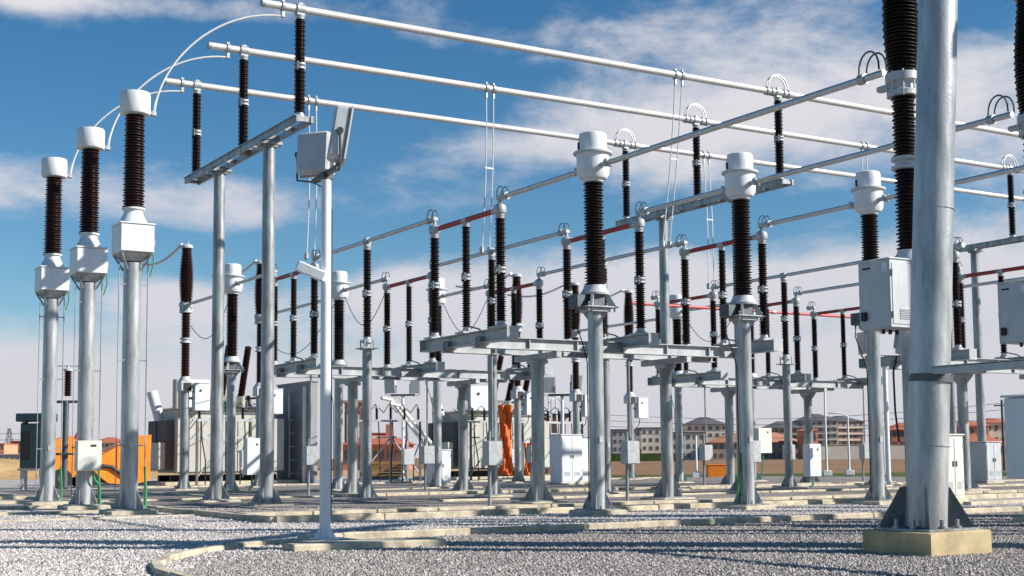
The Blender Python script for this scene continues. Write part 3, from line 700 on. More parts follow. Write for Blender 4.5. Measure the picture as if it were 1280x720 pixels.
# ------------------------------------------------------------------ power transformers
def transformer(label, loc, group):
    t = thing('power_transformer', label, 'transformer', loc, 0, group)   # loc = front-left corner (-a,-b)
    W, D, H = 6.0, 4.2, 3.3
    MB().box((W / 2, D / 2, .0), (W + 1.2, D + 1.0, .34), bev=.02).build('footing', 'conc', t)
    for y in (1.1, D - 1.1): MB().box((W / 2, y, .32), (W - .4, .3, .30)).build('rail', 'dark', t)
    q = MB()
    for k in range(4): q.tube([(.5 + k * 1.5, -.25, .35), (.5 + k * 1.5, -.25, .7), (.9 + k * 1.5, .1, .8)], .05, 6); q.cyl((.5 + k * 1.5, -.35, .6), (.5 + k * 1.5, -.18, .6), .11, n=10)
    for z in (.62, 3.55): q.tube([(.2, -.22, z), (W - .2, -.22, z)], .045, 6)
    q.build('pipework', 'dsteel', t)
    b = MB().box((W / 2, D / 2, .35 + H / 2 + .2), (W - .7, D - .9, H - .1), bev=.03); b.build('tank', 'trafo', t)
    MB().box((W / 2, D / 2, H + .53), (W - .4, D - .6, .10), bev=.02).build('tank_cover', 'trafo', t)
    for x0, n in ((.12, 3), (2.05, 3), (3.98, 3)):
        r = MB()
        for i in range(n): r.box((x0 + i * .60 + .30, .08, 1.95), (.565, .5, 2.75), bev=.02)
        r.cyl((x0, .25, 3.1), (x0 + n * .6, .25, 3.1), .07, n=10); r.cyl((x0, .25, .85), (x0 + n * .6, .25, .85), .07, n=10)
        r.build('radiator', 'trafo', t)
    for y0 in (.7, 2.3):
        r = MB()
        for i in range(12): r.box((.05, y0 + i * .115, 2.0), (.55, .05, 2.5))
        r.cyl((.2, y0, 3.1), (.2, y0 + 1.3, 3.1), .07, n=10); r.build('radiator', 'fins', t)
    k = MB().cyl((-.05, 2.2, 3.3), (-.45, 2.3, 4.75), .27, n=24); k.build('turret', 'white', t)
    c = MB().cyl((2.6, D - .2, 4.3), (W - .6, D - .2, 4.3), .36, n=24)
    for x in (3.0, W - 1.2): c.box((x, D - .2, 3.8), (.12, .5, .7))
    c.build('conservator', 'fins', t)
    for i in range(3):
        x = .8 + i * .85
        m = MB().cyl((x, 1.6, H + .58), (x, 1.6, H + .9), .14, n=12); m.build('bushing_base', 'trafo', t)
        MB().lathe(sheds(H + .9, H + 1.6, .06, .12, .06), (x, 1.6, 0), n=14).build('bushing', 'porc_red', t)
    for i in range(3):
        x = 3.2 + i * 1.05
        m = MB().cyl((x, 2.1, H + .55), (x - .15, 1.7, H + 1.3), .2, n=14); m.build('bushing_base', 'trafo', t)
        q = MB().lathe(sheds(0, 2.5, .11, .19, .07), n=14); q.lathe([(.1, 2.5), (.17, 2.52), (.17, 2.65), (.05, 2.7)], n=14)
        mt = Matrix.Translation((x - .15, 1.7, H + 1.3)) @ Matrix.Rotation(R(22), 4, 'X')
        q.v = [tuple(mt @ Vector(v)) for v in q.v]; q.build('bushing', 'porc_red', t)
    k = MB().box((1.05, -.02, H + 1.25), (1.3, .7, 1.4), bev=.02); kc = k.build('control_box', 'white', t)
    MB().cyl((.9, -.40, H + 1.5), (.9, -.36, H + 1.5), .09, n=12).build('dial', 'dark', kc)
    MB().cyl((.2, .1, H + .5), (.2, .1, H + 1.95), .24, n=16).build('oil_vessel', 'trafo', t)
    MB().box((-.45, 1.2, 1.45), (.35, 1.5, 1.35), bev=.02).build('marshalling_box', 'trafo', t)
    q = MB().tube([(.3, .9, H + .7), (.5, 1.2, H + 1.3), (2.6, 2.5, H + 1.4), (3., D - .4, H + 1.0)], .07, 8); q.tube([(W - .4, .4, H + .6), (W - .4, .9, H + 1.2), (W - 1., D - .6, H + 1.2)], .06, 8); q.tube([(1.7, .2, H + .62), (W - .2, .2, H + .62)], .05, 6)
    for k in range(6): q.cyl((2.2 + k * .6, .55, H + .58), (2.2 + k * .6, .55, H + .95), .06, n=8)
    q.build('pipework', 'dsteel', t)
    for k in range(3): MB().lathe(sheds(H + .58, H + 1.25, .07, .13, .06), (4.2 + k * .6, .9, 0), n=12).build('bushing', 'porc_red', t)
    ld = MB()
    for x in (0, .5): ld.tube([(W + .2 + x, .2, .3), (W + .6 + x, 1.2, H + 1.5)], .05, 6)
    for i in range(7): 
        u = i / 6; ld.box((W + .45 + .4 * u, .2 + u, .5 + (H + .9) * u), (.5, .05, .05))
    ld.tube([(W + .2, .3, 3.3), (W + .2, .3, 4.6), (W + 1.2, .9, 4.8)], .05, 6)
    ld.build('ladder', 'boxgrey', t)
    return t
g = 'grey-beige power transformers'
tf = transformer('large beige power transformer behind the left busbar support, dark radiator side facing left', (20.75, 66.5, 0), g)
dup(tf, 'large beige power transformer in mid-picture behind the near platform posts', (37.1, 66.5, 0))
t = thing('firewall', 'dark grey concrete fire wall between the two power transformers', 'wall', (27.65, 65.0, 0))
MB().box((0, 2.4, 2.6), (.4, 4.6, 5.2), bev=.02).build('wall_slab', 'firewall', t)
MB().cyl((-.3, .6, 0), (-.3, .6, 5.0), .12, n=12).build('pipe', 'cream', t)
MB().box((0, 2.4, 5.23), (.5, 4.7, .07), bev=.01).build('coping', 'firewall', t)

# ------------------------------------------------------------------ camera frame (used to lay out the far surroundings)
YAW, PITCH, ROLL, HC, F = .5467, .0902, -.0086, 1.2548, 1697.26
fwd = Vector((math.sin(YAW), math.cos(YAW), 0)); rgt = Vector((math.cos(YAW), -math.sin(YAW), 0))
def at(px, dist, z=0.):
    """point on the ground `dist` metres ahead, seen in column px of the 1280-wide photograph"""
    p = fwd * dist + rgt * ((px - 640) / F * dist); return Vector((p.x, p.y, z))
def hz(py, dist): return HC + (571 - py) / F * dist
def local(rt, fw): 
    p = fwd * fw + rgt * rt; return (p.x, p.y)

# ------------------------------------------------------------------ ground
def sheet(name, poly, z, m, kind='structure'):
    o = MB().add([(x, y, z) for x, y in poly], [tuple(range(len(poly)))]).build(name, m, None, False); o['kind'] = kind; return o
sheet('field', [local(-3000, -200), local(3000, -200), local(3000, 5000), local(-3000, 5000)], -.05, 'field')
sheet('grass_strip', [local(2, 60), local(60, 60), local(86, 93), local(-2, 93)], -.03, 'grass')
sheet('sand_ground', [local(-80, 70), local(2, 70), local(-5, 150), local(-120, 150)], -.025, 'sand')
sheet('gravel_ground', [local(-10, 7), local(10, 7), local(46, 72), local(4, 72), local(4, 92), local(-44, 92)], 0, 'gravel_w')
M['dimmer_dark'] = mat('dimmer_dark', (.05, .05, .052), .9, 0, .25, 3., .3, 80)
sheet('bounce_dimmer_ground', [local(-70, -16), local(70, -16), local(70, 7), local(-70, 7)], -.004, 'dimmer_dark')  # unseen dark sheet below and behind the camera, added to cut bounced light
sheet('grass_verge', [local(-90, 7), local(-10, 7), local(-44, 92), local(-120, 92)], -.02, 'grass')
sheet('grass_verge', [local(10, 7), local(90, 7), local(110, 72), local(46, 72)], -.02, 'grass')
curve = [(8.73, 19.5), (8.0, 19.35), (7.2, 18.95), (6.45, 18.45), (5.75, 17.7), (5.2, 16.9), (4.8, 16.0), (4.55, 15.0), (4.42, 13.5), (4.4, 11.0), (4.4, 2.)]
sheet('grey_gravel', [(p[0] + .08, p[1] - .08) for p in curve][::-1] + [(36, 19.4), local(12, 7), local(2, 7), (4.4, 3.0)], .004, 'gravel_g')
sheet('gravel_bed', [(10.1, 25.6), (47, 25.6), (56, 45), (52, 60), (10.1, 60)], .05, 'gravel_g')

def stone_mat(name, c0, c1, c2):
    m = bpy.data.materials.new(name); m.use_nodes = True; nt = m.node_tree; p = nt.nodes['Principled BSDF']; p.inputs['Roughness'].default_value = .9; p.inputs['Specular IOR Level'].default_value = .25
    g_ = nt.nodes.new('ShaderNodeNewGeometry'); cr = nt.nodes.new('ShaderNodeValToRGB'); e = cr.color_ramp.elements
    e[0].color = (*c0, 1); e[1].color = (*c2, 1); k = e.new(.45); k.color = (*c1, 1)
    nt.links.new(g_.outputs['Random Per Island'], cr.inputs['Fac']); nt.links.new(cr.outputs['Color'], p.inputs['Base Color']); return m
M['stone_w'] = stone_mat('white_stones', (.31, .28, .26), (.50, .455, .43), (.74, .69, .655))
M['stone_g'] = stone_mat('grey_stones', (.19, .17, .155), (.33, .295, .275), (.52, .475, .445))
def stones(n, name, m, inside):
    rnd = random.Random(11); mb = MB(); V = mb.v; Fc = mb.f; k = 0
    while k < n:
        fw_ = 14. * (34 / 14.) ** rnd.random(); rt_ = (rnd.random() * 2 - 1) * (fw_ * .43 + 1.)
        x, y = local(rt_, fw_)
        if not inside(x, y): continue
        if noise.noise((x * .55, y * .55, 3.3)) + .6 * noise.noise((x * 1.9, y * 1.9, 9.)) < rnd.uniform(-1.0, .35): continue
        k += 1; a = rnd.random() * 6.28; ca, sa = math.cos(a), math.sin(a)
        s1 = .010 + .021 * rnd.random() ** 1.8; s2 = s1 * rnd.uniform(.6, 1); h = s1 * rnd.uniform(.5, .95); z = .05 if (x > 10.1 and y > 25.6) else .004
        o = len(V); j = lambda: rnd.uniform(.75, 1.25)
        for ux, uy, uz in ((1, 0, .2), (0, 1, .3), (-1, 0, .15), (0, -1, .25), (.2, .1, 1), (-.25, -.1, .85)):
            px_, py_ = ux * s1 * j(), uy * s2 * j(); V.append((x + px_ * ca - py_ * sa, y + px_ * sa + py_ * ca, z + uz * h * 1.3 - h * .25))
        Fc += [(o, o + 1, o + 4), (o + 1, o + 2, o + 5, o + 4), (o + 2, o + 3, o + 5), (o + 3, o, o + 4, o + 5)]
    ob = mb.build(name, m, None, False); ob['kind'] = 'stuff'; return ob
in_grey = lambda x, y: (y < 19.3 and x > 8.2) or (y < 19.3 and x > 4.6 and (x - 4.5) * 1.05 + 14.8 > y) or (x > 10.2 and y > 25.7)
stones(60000, 'loose_grey_stones', 'stone_g', in_grey)
stones(48000, 'loose_white_stones', 'stone_w', lambda x, y: not in_grey(x, y))
def kerb(path, w=.20, h=.10, seg=1.0, label=None, m='kerb', z0=-.05):
    mb = MB(); rnd = random.Random(len(path) * 31 + int(path[0][0] * 7))
    for (x0, y0), (x1, y1) in zip(path[:-1], path[1:]):
        L_ = math.hypot(x1 - x0, y1 - y0); n = max(1, round(L_ / seg)); an = math.atan2(y1 - y0, x1 - x0)
        for i in range(n):
            u = (i + .5) / n; hh = h + rnd.uniform(-.012, .012)
            mb.box((x0 + (x1 - x0) * u, y0 + (y1 - y0) * u + rnd.uniform(-.008, .008), (hh + z0) / 2), (L_ / n - .012, w, hh - z0), an + rnd.uniform(-.004, .004), bev=.018)
    return struct(mb, 'kerb', m)
kerb([(36, 19.4)] + curve[:2], seg=2.2); kerb(curve[1:], w=.15, h=.075, seg=.75)
kerb([(50, 25.5), (10.0, 25.5), (10.0, 38.)], seg=2.4, h=.12)
for a0, a1, b, hh in ((10.3, 30, 40.2, .16), (17.8, 46, 33.1, .17), (8., 30, 47.2, .16), (3.5, 9.6, 33.6, .12), (2, 9.9, 29.9, .10), (26.6, 60, 22.6, .13), (30, 50, 38.6, .17), (16, 46, 58.5, .18), (-2, 9.5, 42.2, .14), (-2, 9.5, 37.6, .13)):
    kerb([(a0, b), (a1, b)], .26, hh - .06, 2.6)
for a, b0, b1 in ((14.6, 40.4, 60), (9.9, 40, 55)): kerb([(a, b0), (a, b1)], .26, .10, 2.6)
# flat concrete trench covers
for a0, a1, b0, b1 in ((7.1, 9.35, 16.55, 18.0),):
    mb = MB()
    mb.box(((a0 + a1) / 2, (b0 + b1) / 2 + .25, .0), (a1 - a0, .55, .2), -.1, bev=.02)
    struct(mb, 'trench_cover', 'kerb')
mb = MB()
for i in range(20): mb.box((10.8 + i * 1.52, 27.6, .09), (1.49, .7, .08), bev=.012)
struct(mb, 'trench_cover', 'kerb')
mb = MB()
for i in range(16): mb.box((18.3 + i * 1.52, 39.4, .10), (1.49, .7, .10), bev=.012)
struct(mb, 'trench_cover', 'kerb')

# sand heap
t = MB(); n = 26; m_ = 8; V = []; Fc = []
for k in range(m_ + 1):
    for i in range(n):
        a = 2 * math.pi * i / n; u = k / m_
        r = u * (1 + .12 * math.sin(3 * a + 1)); V.append((14 * r * math.cos(a), 5 * r * math.sin(a), 1.5 * (math.cos(math.pi * u) * .5 + .5) * (1 + .15 * math.sin(5 * a + 7 * u))))
for k in range(m_):
    for i in range(n): j = (i + 1) % n; Fc.append((k * n + i, k * n + j, (k + 1) * n + j, (k + 1) * n + i))
o = t.add(V, Fc).build('sand_heap', 'sand'); p = at(-30, 112); o.location = (p.x, p.y, -.1); o.rotation_euler = (0, 0, -YAW)
tag(o, 'low ochre sand heap at the left edge behind the voltage transformer posts', 'sand heap')

# ------------------------------------------------------------------ medium-voltage frames in front of the transformers
def cable_frame(label, loc, rz):
    t = thing('cable_frame', label, 'cable frame', loc, rz, 'low steel cable frames by the transformers')
    for x in (-1.6, 0, 1.6):
        m = MB().box((x, 0, 1.55), (.10, .10, 3.1)); m.box((x, 0, .03), (.3, .3, .06)); m.build('post', 'dsteel' if x else 'galv', t)
    m = MB().box((0, 0, 3.13), (3.7, .12, .10)); m.box((0, .0, 2.3), (3.3, .08, .08)); m.tube([(-1.6, 0, .4), (-.05, 0, 2.25)], .04, 6); m.tube([(1.6, 0, .4), (.05, 0, 2.25)], .04, 6); m.build('cross_beam', 'beam', t)
    for k in range(5):
        x = -1.5 + k * .75
        i = MB().lathe(sheds(3.2, 3.75, .05, .10, .05), (x, 0, 0), n=12).build('insulator', 'porc_red', t)
        MB().lathe([(.05, 3.75), (.08, 3.76), (.08, 3.84), (.03, 3.87)], (x, 0, 0), n=10).build('cap', 'cast', i)
        m = MB().tube([(x, 0, 3.85), (x + .1, .5, 4.0), (x + .2, 1.6, 3.6), (x + .3, 2.6, 3.9)], .022, 6); m.build('lead', 'dark', t)
        m = MB().tube([(x + .08, -.05, 3.1), (x + .1, -.1, 2.2), (x * .8, -.08, 1.2), (x * .8, -.08, .05)], .03, 6); m.build('cable', 'dark', t)
    k = MB().box((.85, -.2, 1.3), (.6, .3, .8), bev=.02); k.build('terminal_box', 'boxgrey', t)
    return t
cable_frame('low cable frame with small insulators in front of the left power transformer', (22.4, 63.2, 0), .1)
cable_frame('low cable frame with small insulators in front of the mid-picture transformer, left part', (37.2, 62.8, 0), 0)
cable_frame('low cable frame with small insulators in front of the mid-picture transformer, right part', (41.6, 63.4, 0), .05)
cable_frame('low cable frame with small insulators just right of the grey fire wall', (30.6, 62.2, 0), -.1)
# sloping pipe run right of the fire wall
t = thing('pipe_run', 'pale pipes sloping down to the right, left of the mid-picture transformer', 'pipes', (31.2, 64.5, 0))
for k in range(2): MB().tube([(k * .5, 0, 4.4 - k * .3), (.6 + k * .5, .1, 4.3 - k * .3), (3.0 + k * .5, .3, 1.6), (3.1 + k * .5, .3, .1)], .10, 10).build('pipe', 'cream', t)
MB().box((1.6, .2, 1.5), (.12, .12, 3.0)).build('support', 'galv', t)

# ------------------------------------------------------------------ site clutter
p = at(43, 58)
t = thing('auxiliary_cabinet', 'dark teal equipment box on a frame at the left edge beside the farthest voltage transformer', 'equipment box', p, -YAW)
MB().box((0, 0, 1.9), (.9, .8, 1.9), bev=.03).build('case', 'teal', t)
MB().box((.1, 0, 3.1), (1.5, .9, .35), bev=.03).build('canopy', 'teal', t)
m = MB()
for x in (-.35, .35): m.cyl((x, 0, 2.85), (x, 0, 2.95), .09, n=10); m.lathe(sheds(2.84, 2.95, .05, .1, .05), (x, -.3, 0), n=10)
m.build('bushing', 'boxgrey', t)
m = MB()
for x in (-.4, .4): m.box((x, 0, .45), (.14, .5, .95))
m.box((0, 0, .9), (1.1, .7, .08)); m.build('stand', 'boxgrey', t)
MB().box((-.15, -.41, 1.95), (.35, .02, 1.2), bev=.01).build('door', 'dark', t)
p = at(82, 60)
t = thing('surge_arrester', 'slim dark post with a short brown surge arrester, between two left voltage transformers', 'surge arrester', p, -YAW)
m = MB().cyl((0, 0, .0), (0, 0, 3.9), .13, n=16); m.box((0, 0, .05), (.5, .5, .1), bev=.02); m.build('post', 'dsteel', t)
m = MB().box((0, 0, 3.85), (1.5, .12, .12)); m.box((.7, 0, 3.75), (.2, .2, .35), bev=.02); m.build('bracket', 'dsteel', t); MB().box((0, 0, 1.55), (.7, .4, .1)).build('bracket', 'dsteel', t)
MB().lathe(sheds(4.1, 5.2, .12, .2, .07), (0.06, 0, 0), n=16).build('insulator', 'porc_red', t)
MB().lathe([(.14, 5.2), (.2, 5.22), (.2, 5.3), (.06, 5.34), (.05, 5.45)], (.06, 0, 0), n=16).build('cap', 'boxgrey', t)
MB().tube([(-.9, 0, 5.44), (.06, 0, 5.44), (1.2, 0, 5.42)], .03, 6).build('lead', 'wire', t)

p = at(118, 64)
t = thing('loader', 'orange loader with raised bucket parked behind the voltage transformer posts', 'loader', p, -YAW + .5)
m = MB().prism([(-.2, .75), (.5, .2), (1.5, .1), (2.4, .3), (2.45, 2.45), (1.75, 2.4), (.6, 1.75), (-.2, 1.3)], (0, 0, 0), (1, 0, 0), (0, 0, 1), 1.9)
bk = m.build('bucket', 'orange', t)
MB().tube([(-.1, -1.0, 1.05), (.6, -1.02, .95), (1.2, -1.02, .55), (1.55, -1.0, .15)], .09, 8).build('cutting_edge', 'dark', bk)
for x in (.9, 1.7): MB().box((x, -.965, 1.5), (.07, .05, 1.1)).build('rib', 'orange', bk)
MB().prism([(-2., .5), (-.9, .5), (-.85, 2.1), (-1.2, 2.4), (-2.0, 2.2)], (0, .1, 0), (1, 0, 0), (0, 0, 1), 1.8).build('body', 'orange', t)
m = MB().box((-.2, .2, .75), (3.6, 1.0, .5), bev=.05); m.build('chassis', 'dark', t)
for x in (-1.6, -.45):
    for y in (-.75, 1.05):
        w = MB().cyl((x, y - .2, .45), (x, y + .2, .45), .45, n=28); wo = w.build('wheel', 'dark', t)
        MB().cyl((x, y - .22, .45), (x, y + .22, .45), .2, n=16).build('rim', 'dsteel', wo)
m = MB(); 
for y in (-.6, .6): m.tube([(-1.1, y, 1.6), (-.6, y, 2.6), (-.2, y, 3.2)], .08, 8); m.tube([(-1.1, y, 2.0), (.6, y, 1.5), (1.3, y, 1.2)], .07, 8)
m.build('boom', 'red', t)

def netting(label, p, w, h, rz):
    V = []; Fc = []; nx = 12; nz = 20; th = .02
    for s in (0, 1):
        for k in range(nz + 1):
            for i in range(nx + 1):
                u = i / nx; z = h * k / nz
                V.append(((u - .5) * w * (1 - .25 * math.sin(math.pi * k / nz)) , .10 * math.sin(u * 9 + k * .5) + .05 * math.sin(u * 21 - k) + s * th, z))
    q = (nx + 1) * (nz + 1)
    for k in range(nz):
        for i in range(nx):
            a = k * (nx + 1) + i; Fc += [(a, a + 1, a + nx + 2, a + nx + 1), (q + a + nx + 1, q + a + nx + 2, q + a + 1, q + a)]
    for i in range(nx): Fc += [(i + 1, i, q + i, q + i + 1), (nz * (nx + 1) + i, nz * (nx + 1) + i + 1, q + nz * (nx + 1) + i + 1, q + nz * (nx + 1) + i)]
    for k in range(nz): a = k * (nx + 1); b = a + nx; Fc += [(a, a + nx + 1, q + a + nx + 1, q + a), (b + nx + 1, b, q + b, q + b + nx + 1)]
    o = MB().add(V, Fc).build('safety_netting', 'mesh_orange'); o.location = p; o.rotation_euler = (0, 0, rz)
    return tag(o, label, 'safety netting', 'orange safety netting')
netting('tall orange netting hung beside the right power transformer, left of the platform post', at(631, 72, .3), .8, 3.7, -YAW)
netting('narrow orange netting strip seen between two thin posts right of the tall orange netting', at(659, 74, .3), .5, 1.7, -YAW)

# timber stack, brick pallets, small boxes
p = at(478, 84)
t = thing('timber_stack', 'pile of yellow-brown timber left of the mid-picture transformer', 'timber stack', p, -YAW); rnd = random.Random(4)
m = MB()
for k in range(6):
    for i in range(5): m.box((rnd.uniform(-.15, .15), -.5 + i * .24, .12 + k * .17), (2.6 + rnd.uniform(-.3, .4), .2, .14), rnd.uniform(-.05, .05))
m.build('planks', 'timber', t); MB().box((0, 0, .03), (1.8, 1.3, .06)).build('bearer', 'dark', t)
k = 0
for zi, zl in ((0, 'lower'), (1, 'upper')):
    for xi, xl in ((0, 'left'), (1, 'right')):
        p = at(349 + xi * 15, 83)
        t = thing('brick_pallet', 'white stacked brick pallet between busbar support post and fire wall, %s %s of the four' % (zl, xl), 'brick pallet', (p.x, p.y, zi * .86), -YAW, 'white brick pallets')
        MB().box((0, 0, .48), (.70, .7, .68), bev=.01).build('bricks', 'panel', t); MB().box((0, 0, .07), (.72, .72, .12)).build('pallet', 'brick', t)
o = MB().box((0, 0, .35), (1.1, .7, .7), bev=.04); 
p = at(893, 76); t = thing('crate', 'small orange crate lying on the grass strip right of the middle busbar pole', 'crate', p, -YAW); o.build('body', 'orange', t); MB().box((0, 0, .72), (1.14, .74, .05), bev=.01).build('rim', 'orange', t)
p = at(827, 42); t = thing('warning_cap', 'small yellow cap on the gravel at the foot of the middle busbar pole', 'yellow cap', p); MB().lathe([(.16, .05), (.2, .1), (.2, .25), (.14, .36), (.02, .4)], n=14).build('dome', 'yellow', t); MB().box((0, 0, .03), (.42, .42, .06), bev=.01).build('base', 'conc', t)

# lamp posts along the far boundary
def lamp_post(label, px, d, top, arm):
    p = at(px, d); H = hz(top, d)
    t = thing('street_lamp', label, 'street lamp', p, -YAW, 'thin street lamps at the field edge')
    m = MB().cyl((0, 0, 0), (0, 0, H), .075, .05, n=10); m.box((0, 0, .15), (.5, .5, .3), bev=.02); m.build('pole', 'white', t)
    if arm:
        m = MB().tube([(0, 0, H * .99), (-arm * .5, 0, H + .15), (-arm, 0, H + .2)], .04, 6); m.build('arm', 'white', t)
        MB().box((-arm - .2, 0, H + .2), (.5, .22, .10), bev=.03).build('lamp_head', 'cream', t)
lamp_post('thin pale lamp post right of the middle busbar pole, with concrete blocks at its foot', 868, 76, 546, 0)
lamp_post('thin lamp post with arm in front of the dark-roofed flats, taller of the two', 1030, 80, 487, .0)
lamp_post('thin lamp post with short curved arm, right of the taller one by the flats', 1058, 82, 524, .7)
lamp_post('thin pale post between the near platform post and the right junction box', 722, 74, 528, 0)
lamp_post('thin lamp post left of the thick pole, behind the grey pole', 1102, 82, 540, .6)
p = at(1251, 95); t = thing('utility_pole', 'dark utility pole at the right between the cabinets', 'utility pole', p, -YAW)
H = hz(505, 95); MB().cyl((0, 0, 0), (0, 0, H), .11, .08, n=10).build('pole', 'dsteel', t); MB().box((0, 0, H - .4), (1.1, .1, .1)).build('crossarm', 'dsteel', t)
p = at(1113, 62)

# power lines far right
for k, (y0, y1) in enumerate(((506, 520), (514, 527), (525, 534), (535, 541))):
    d0, d1 = 150, 190; a = at(1290, d0, hz(y0, d0)); b = at(760, d1, hz(y1, d1)); 
    pts = [a.lerp(b, i / 16) - Vector((0, 0, 1.2 * math.sin(math.pi * i / 16))) for i in range(17)]
    o = MB().tube(pts, .03, 5).build('overhead_line', 'dsteel'); tag(o, ['topmost', 'second from top', 'third from top', 'lowest'][k] + ' thin overhead line crossing the sky above the flats', 'overhead line', 'thin overhead lines at the right')

# lattice pylon far left
p = at(12, 520); t = thing('lattice_pylon', 'faint lattice pylon on the horizon at the left edge', 'pylon', p, -YAW); m = MB(); Hh = hz(530, 520)
for x in (-1, 1):
    for y in (-1, 1): m.tube([(x * 2, y * 2, 0), (x * .4, y * .4, Hh)], .12, 4)
for i in range(6):
    z0 = Hh * i / 6; z1 = Hh * (i + 1) / 6; w0 = 2 - 1.6 * i / 6; w1 = 2 - 1.6 * (i + 1) / 6
    for y in (-1, 1): m.tube([(-w0, y * w0, z0), (w1, y * w1, z1)], .07, 4); m.tube([(w0, y * w0, z0), (-w1, y * w1, z1)], .07, 4)
m.build('lattice', 'dsteel', t); MB().tube([(-5, 0, Hh * .85), (5, 0, Hh * .85)], .12, 4).build('crossarm', 'dsteel', t); MB().tube([(-4, 0, Hh * .68), (4, 0, Hh * .68)], .12, 4).build('crossarm', 'dsteel', t)

# ------------------------------------------------------------------ far buildings
def building(label, px0, px1, ytop, dist, wall, roof='flat', floors=4, cols=8, roofm='roofdark', D=14., turn=0., band=None, win='window', cat='building', wp=True):
    W = (px1 - px0) / F * dist; H = hz(ytop, dist)
    rh = 0 if roof == 'flat' else min(W, D) * .20
    p = at((px0 + px1) / 2, dist)
    t = thing('apartment_building' if floors > 2 else 'house', label, cat, (p.x, p.y, -.2), -YAW + turn)
    Hw = H - rh
    MB().box((0, D / 2, Hw / 2), (W, D, Hw)).build('wall', wall, t)
    if roof == 'flat':
        r = MB().box((0, D / 2, Hw + .15), (W + .5, D + .5, .3))
    else:
        r = MB(); w = W / 2 + .5; e = min(w * .8, D * .45)
        r.add([(-w, -.6, Hw + .01), (w, -.6, Hw + .01), (w, D + .6, Hw + .01), (-w, D + .6, Hw + .01), (-w + e, D / 2, Hw + rh), (w - e, D / 2, Hw + rh)], [(3, 2, 1, 0), (0, 1, 5, 4), (1, 2, 5), (2, 3, 4, 5), (3, 0, 4)])
    r.build('roof', roofm, t, )
    fh = Hw / floors; cw = W / cols
    if wp:
        for f in range(floors):
            for c in range(cols):
                x = -W / 2 + cw * (c + .5)
                MB().box((x, -.03, fh * (f + .55)), (cw * .45, .10, fh * .45)).build('window', win, t)
    if band:
        for f in range(1, floors):
            MB().box((0, -.45, fh * f), (W * .96, .8, .28)).build('balcony', band, t)
    return t
building('left wing of the dark-roofed multi-storey flats, right of the middle front current transformer', 957, 1003, 528, 420, 'brickdark', 'hip', 5, 6, band='render_w', cat='flats')
building('tallest block of the dark-roofed flats left of the thick pole', 1000, 1046, 519, 425, 'render_g', 'hip', 6, 5, band='render_w', cat='flats')
building('right-hand block of the dark-roofed flats left of the thick pole', 1040, 1080, 522, 430, 'brickdark', 'hip', 6, 5, band='render_w', turn=.25, cat='flats')
building('pale grey flats with dark mansard roof right of the middle busbar pole', 856, 908, 522, 420, 'render_w', 'hip', 5, 6, cat='flats')
building('low brown building with orange eaves behind the middle front current transformer', 888, 1000, 542, 380, 'brickdark', 'hip', 2, 14, 'brick', cat='long building')
building('salmon coloured house end by the dark-roofed flats', 1003, 1020, 537, 370, 'render_p', 'hip', 2, 2, 'brick', D=9, cat='house')
building('greenish-grey flats left of the middle busbar pole', 764, 800, 538, 400, 'render_g', 'flat', 4, 5, cat='flats')
building('cream flats directly left of the middle busbar pole', 800, 832, 536, 410, 'render_w', 'flat', 4, 4, 'roofdark', cat='flats')
building('cream low block just right of the middle busbar pole in front of the mansard flats', 838, 880, 542, 390, 'render_w', 'flat', 3, 5, cat='flats')
building('red-roofed house block right of the thick pole', 1192, 1234, 528, 360, 'render_p', 'hip', 3, 5, 'rooftile', cat='house')
building('pale red-roofed house at the right beside the utility pole', 1230, 1264, 526, 365, 'render_w', 'hip', 3, 4, 'rooftile', cat='house')
building('red-roofed house hidden mostly by the thick pole', 1112, 1160, 531, 380, 'brick', 'hip', 3, 5, 'rooftile', cat='house')
building('long red-roofed row in front of the right-hand houses', 1185, 1270, 548, 340, 'render_p', 'hip', 1, 9, 'rooftile', cat='house')
building('red-brown block on the horizon at the left edge, right of the pylon', 14, 44, 546, 520, 'brick', 'flat', 4, 6, 'rooftile', cat='flats')
building('small pink block at the far left edge', -12, 6, 549, 500, 'render_p', 'flat', 3, 4, 'rooftile', cat='flats')
building('pink-white flats seen above the orange loader', 112, 150, 541, 450, 'render_w', 'hip', 4, 6, 'rooftile', cat='flats')
building('low pale industrial sheds at the left behind the dark teal box', -20, 40, 562, 380, 'render_g', 'flat', 1, 9, 'render_w', cat='shed')
bb = building('low orange brick building with tiled roof behind the mid-picture transformer', 428, 508, 536, 150, 'brick', 'hip', 1, 9, 'rooftile', D=10, cat='brick building')
bt = building('taller brick block with pale pilasters, right of the grey fire wall', 430, 452, 500, 160, 'brick', 'flat', 2, 3, 'brickdark', D=8, cat='brick building')
bc = building('orange brick building end seen right of the pole of the near platform', 683, 706, 519, 108, 'brick', 'flat', 2, 2, 'teal', D=8, cat='brick building')
for x in (-.6, .55): MB().box((x, -.12, 3.3), (.28, .3, 6.6)).build('pilaster', 'render_w', bt)
MB().box((1.2, 4, hz(536, 150) + .1), (.7, .7, 1.6)).build('chimney', 'brick', bb)
p = at(1078, 330); o = MB().box((0, 0, 1.7), (30, .4, 3.4)); 
t = thing('boundary_wall', 'long white wall at the far side of the field below the flats', 'wall', p, -YAW); o.build('wall_slab', 'render_w', t); MB().box((0, 0, 3.45), (30.2, .55, .12)).build('coping', 'rooftile', t)
p = at(797, 330); t = thing('boundary_wall', 'dark green hoarding along the field below the grey-green flats', 'hoarding', p, -YAW); MB().box((0, 0, .8), (22, .3, 1.9)).build('wall_slab', 'grass', t); MB().box((0, 0, 1.8), (22.1, .4, .1)).build('coping', 'dsteel', t)

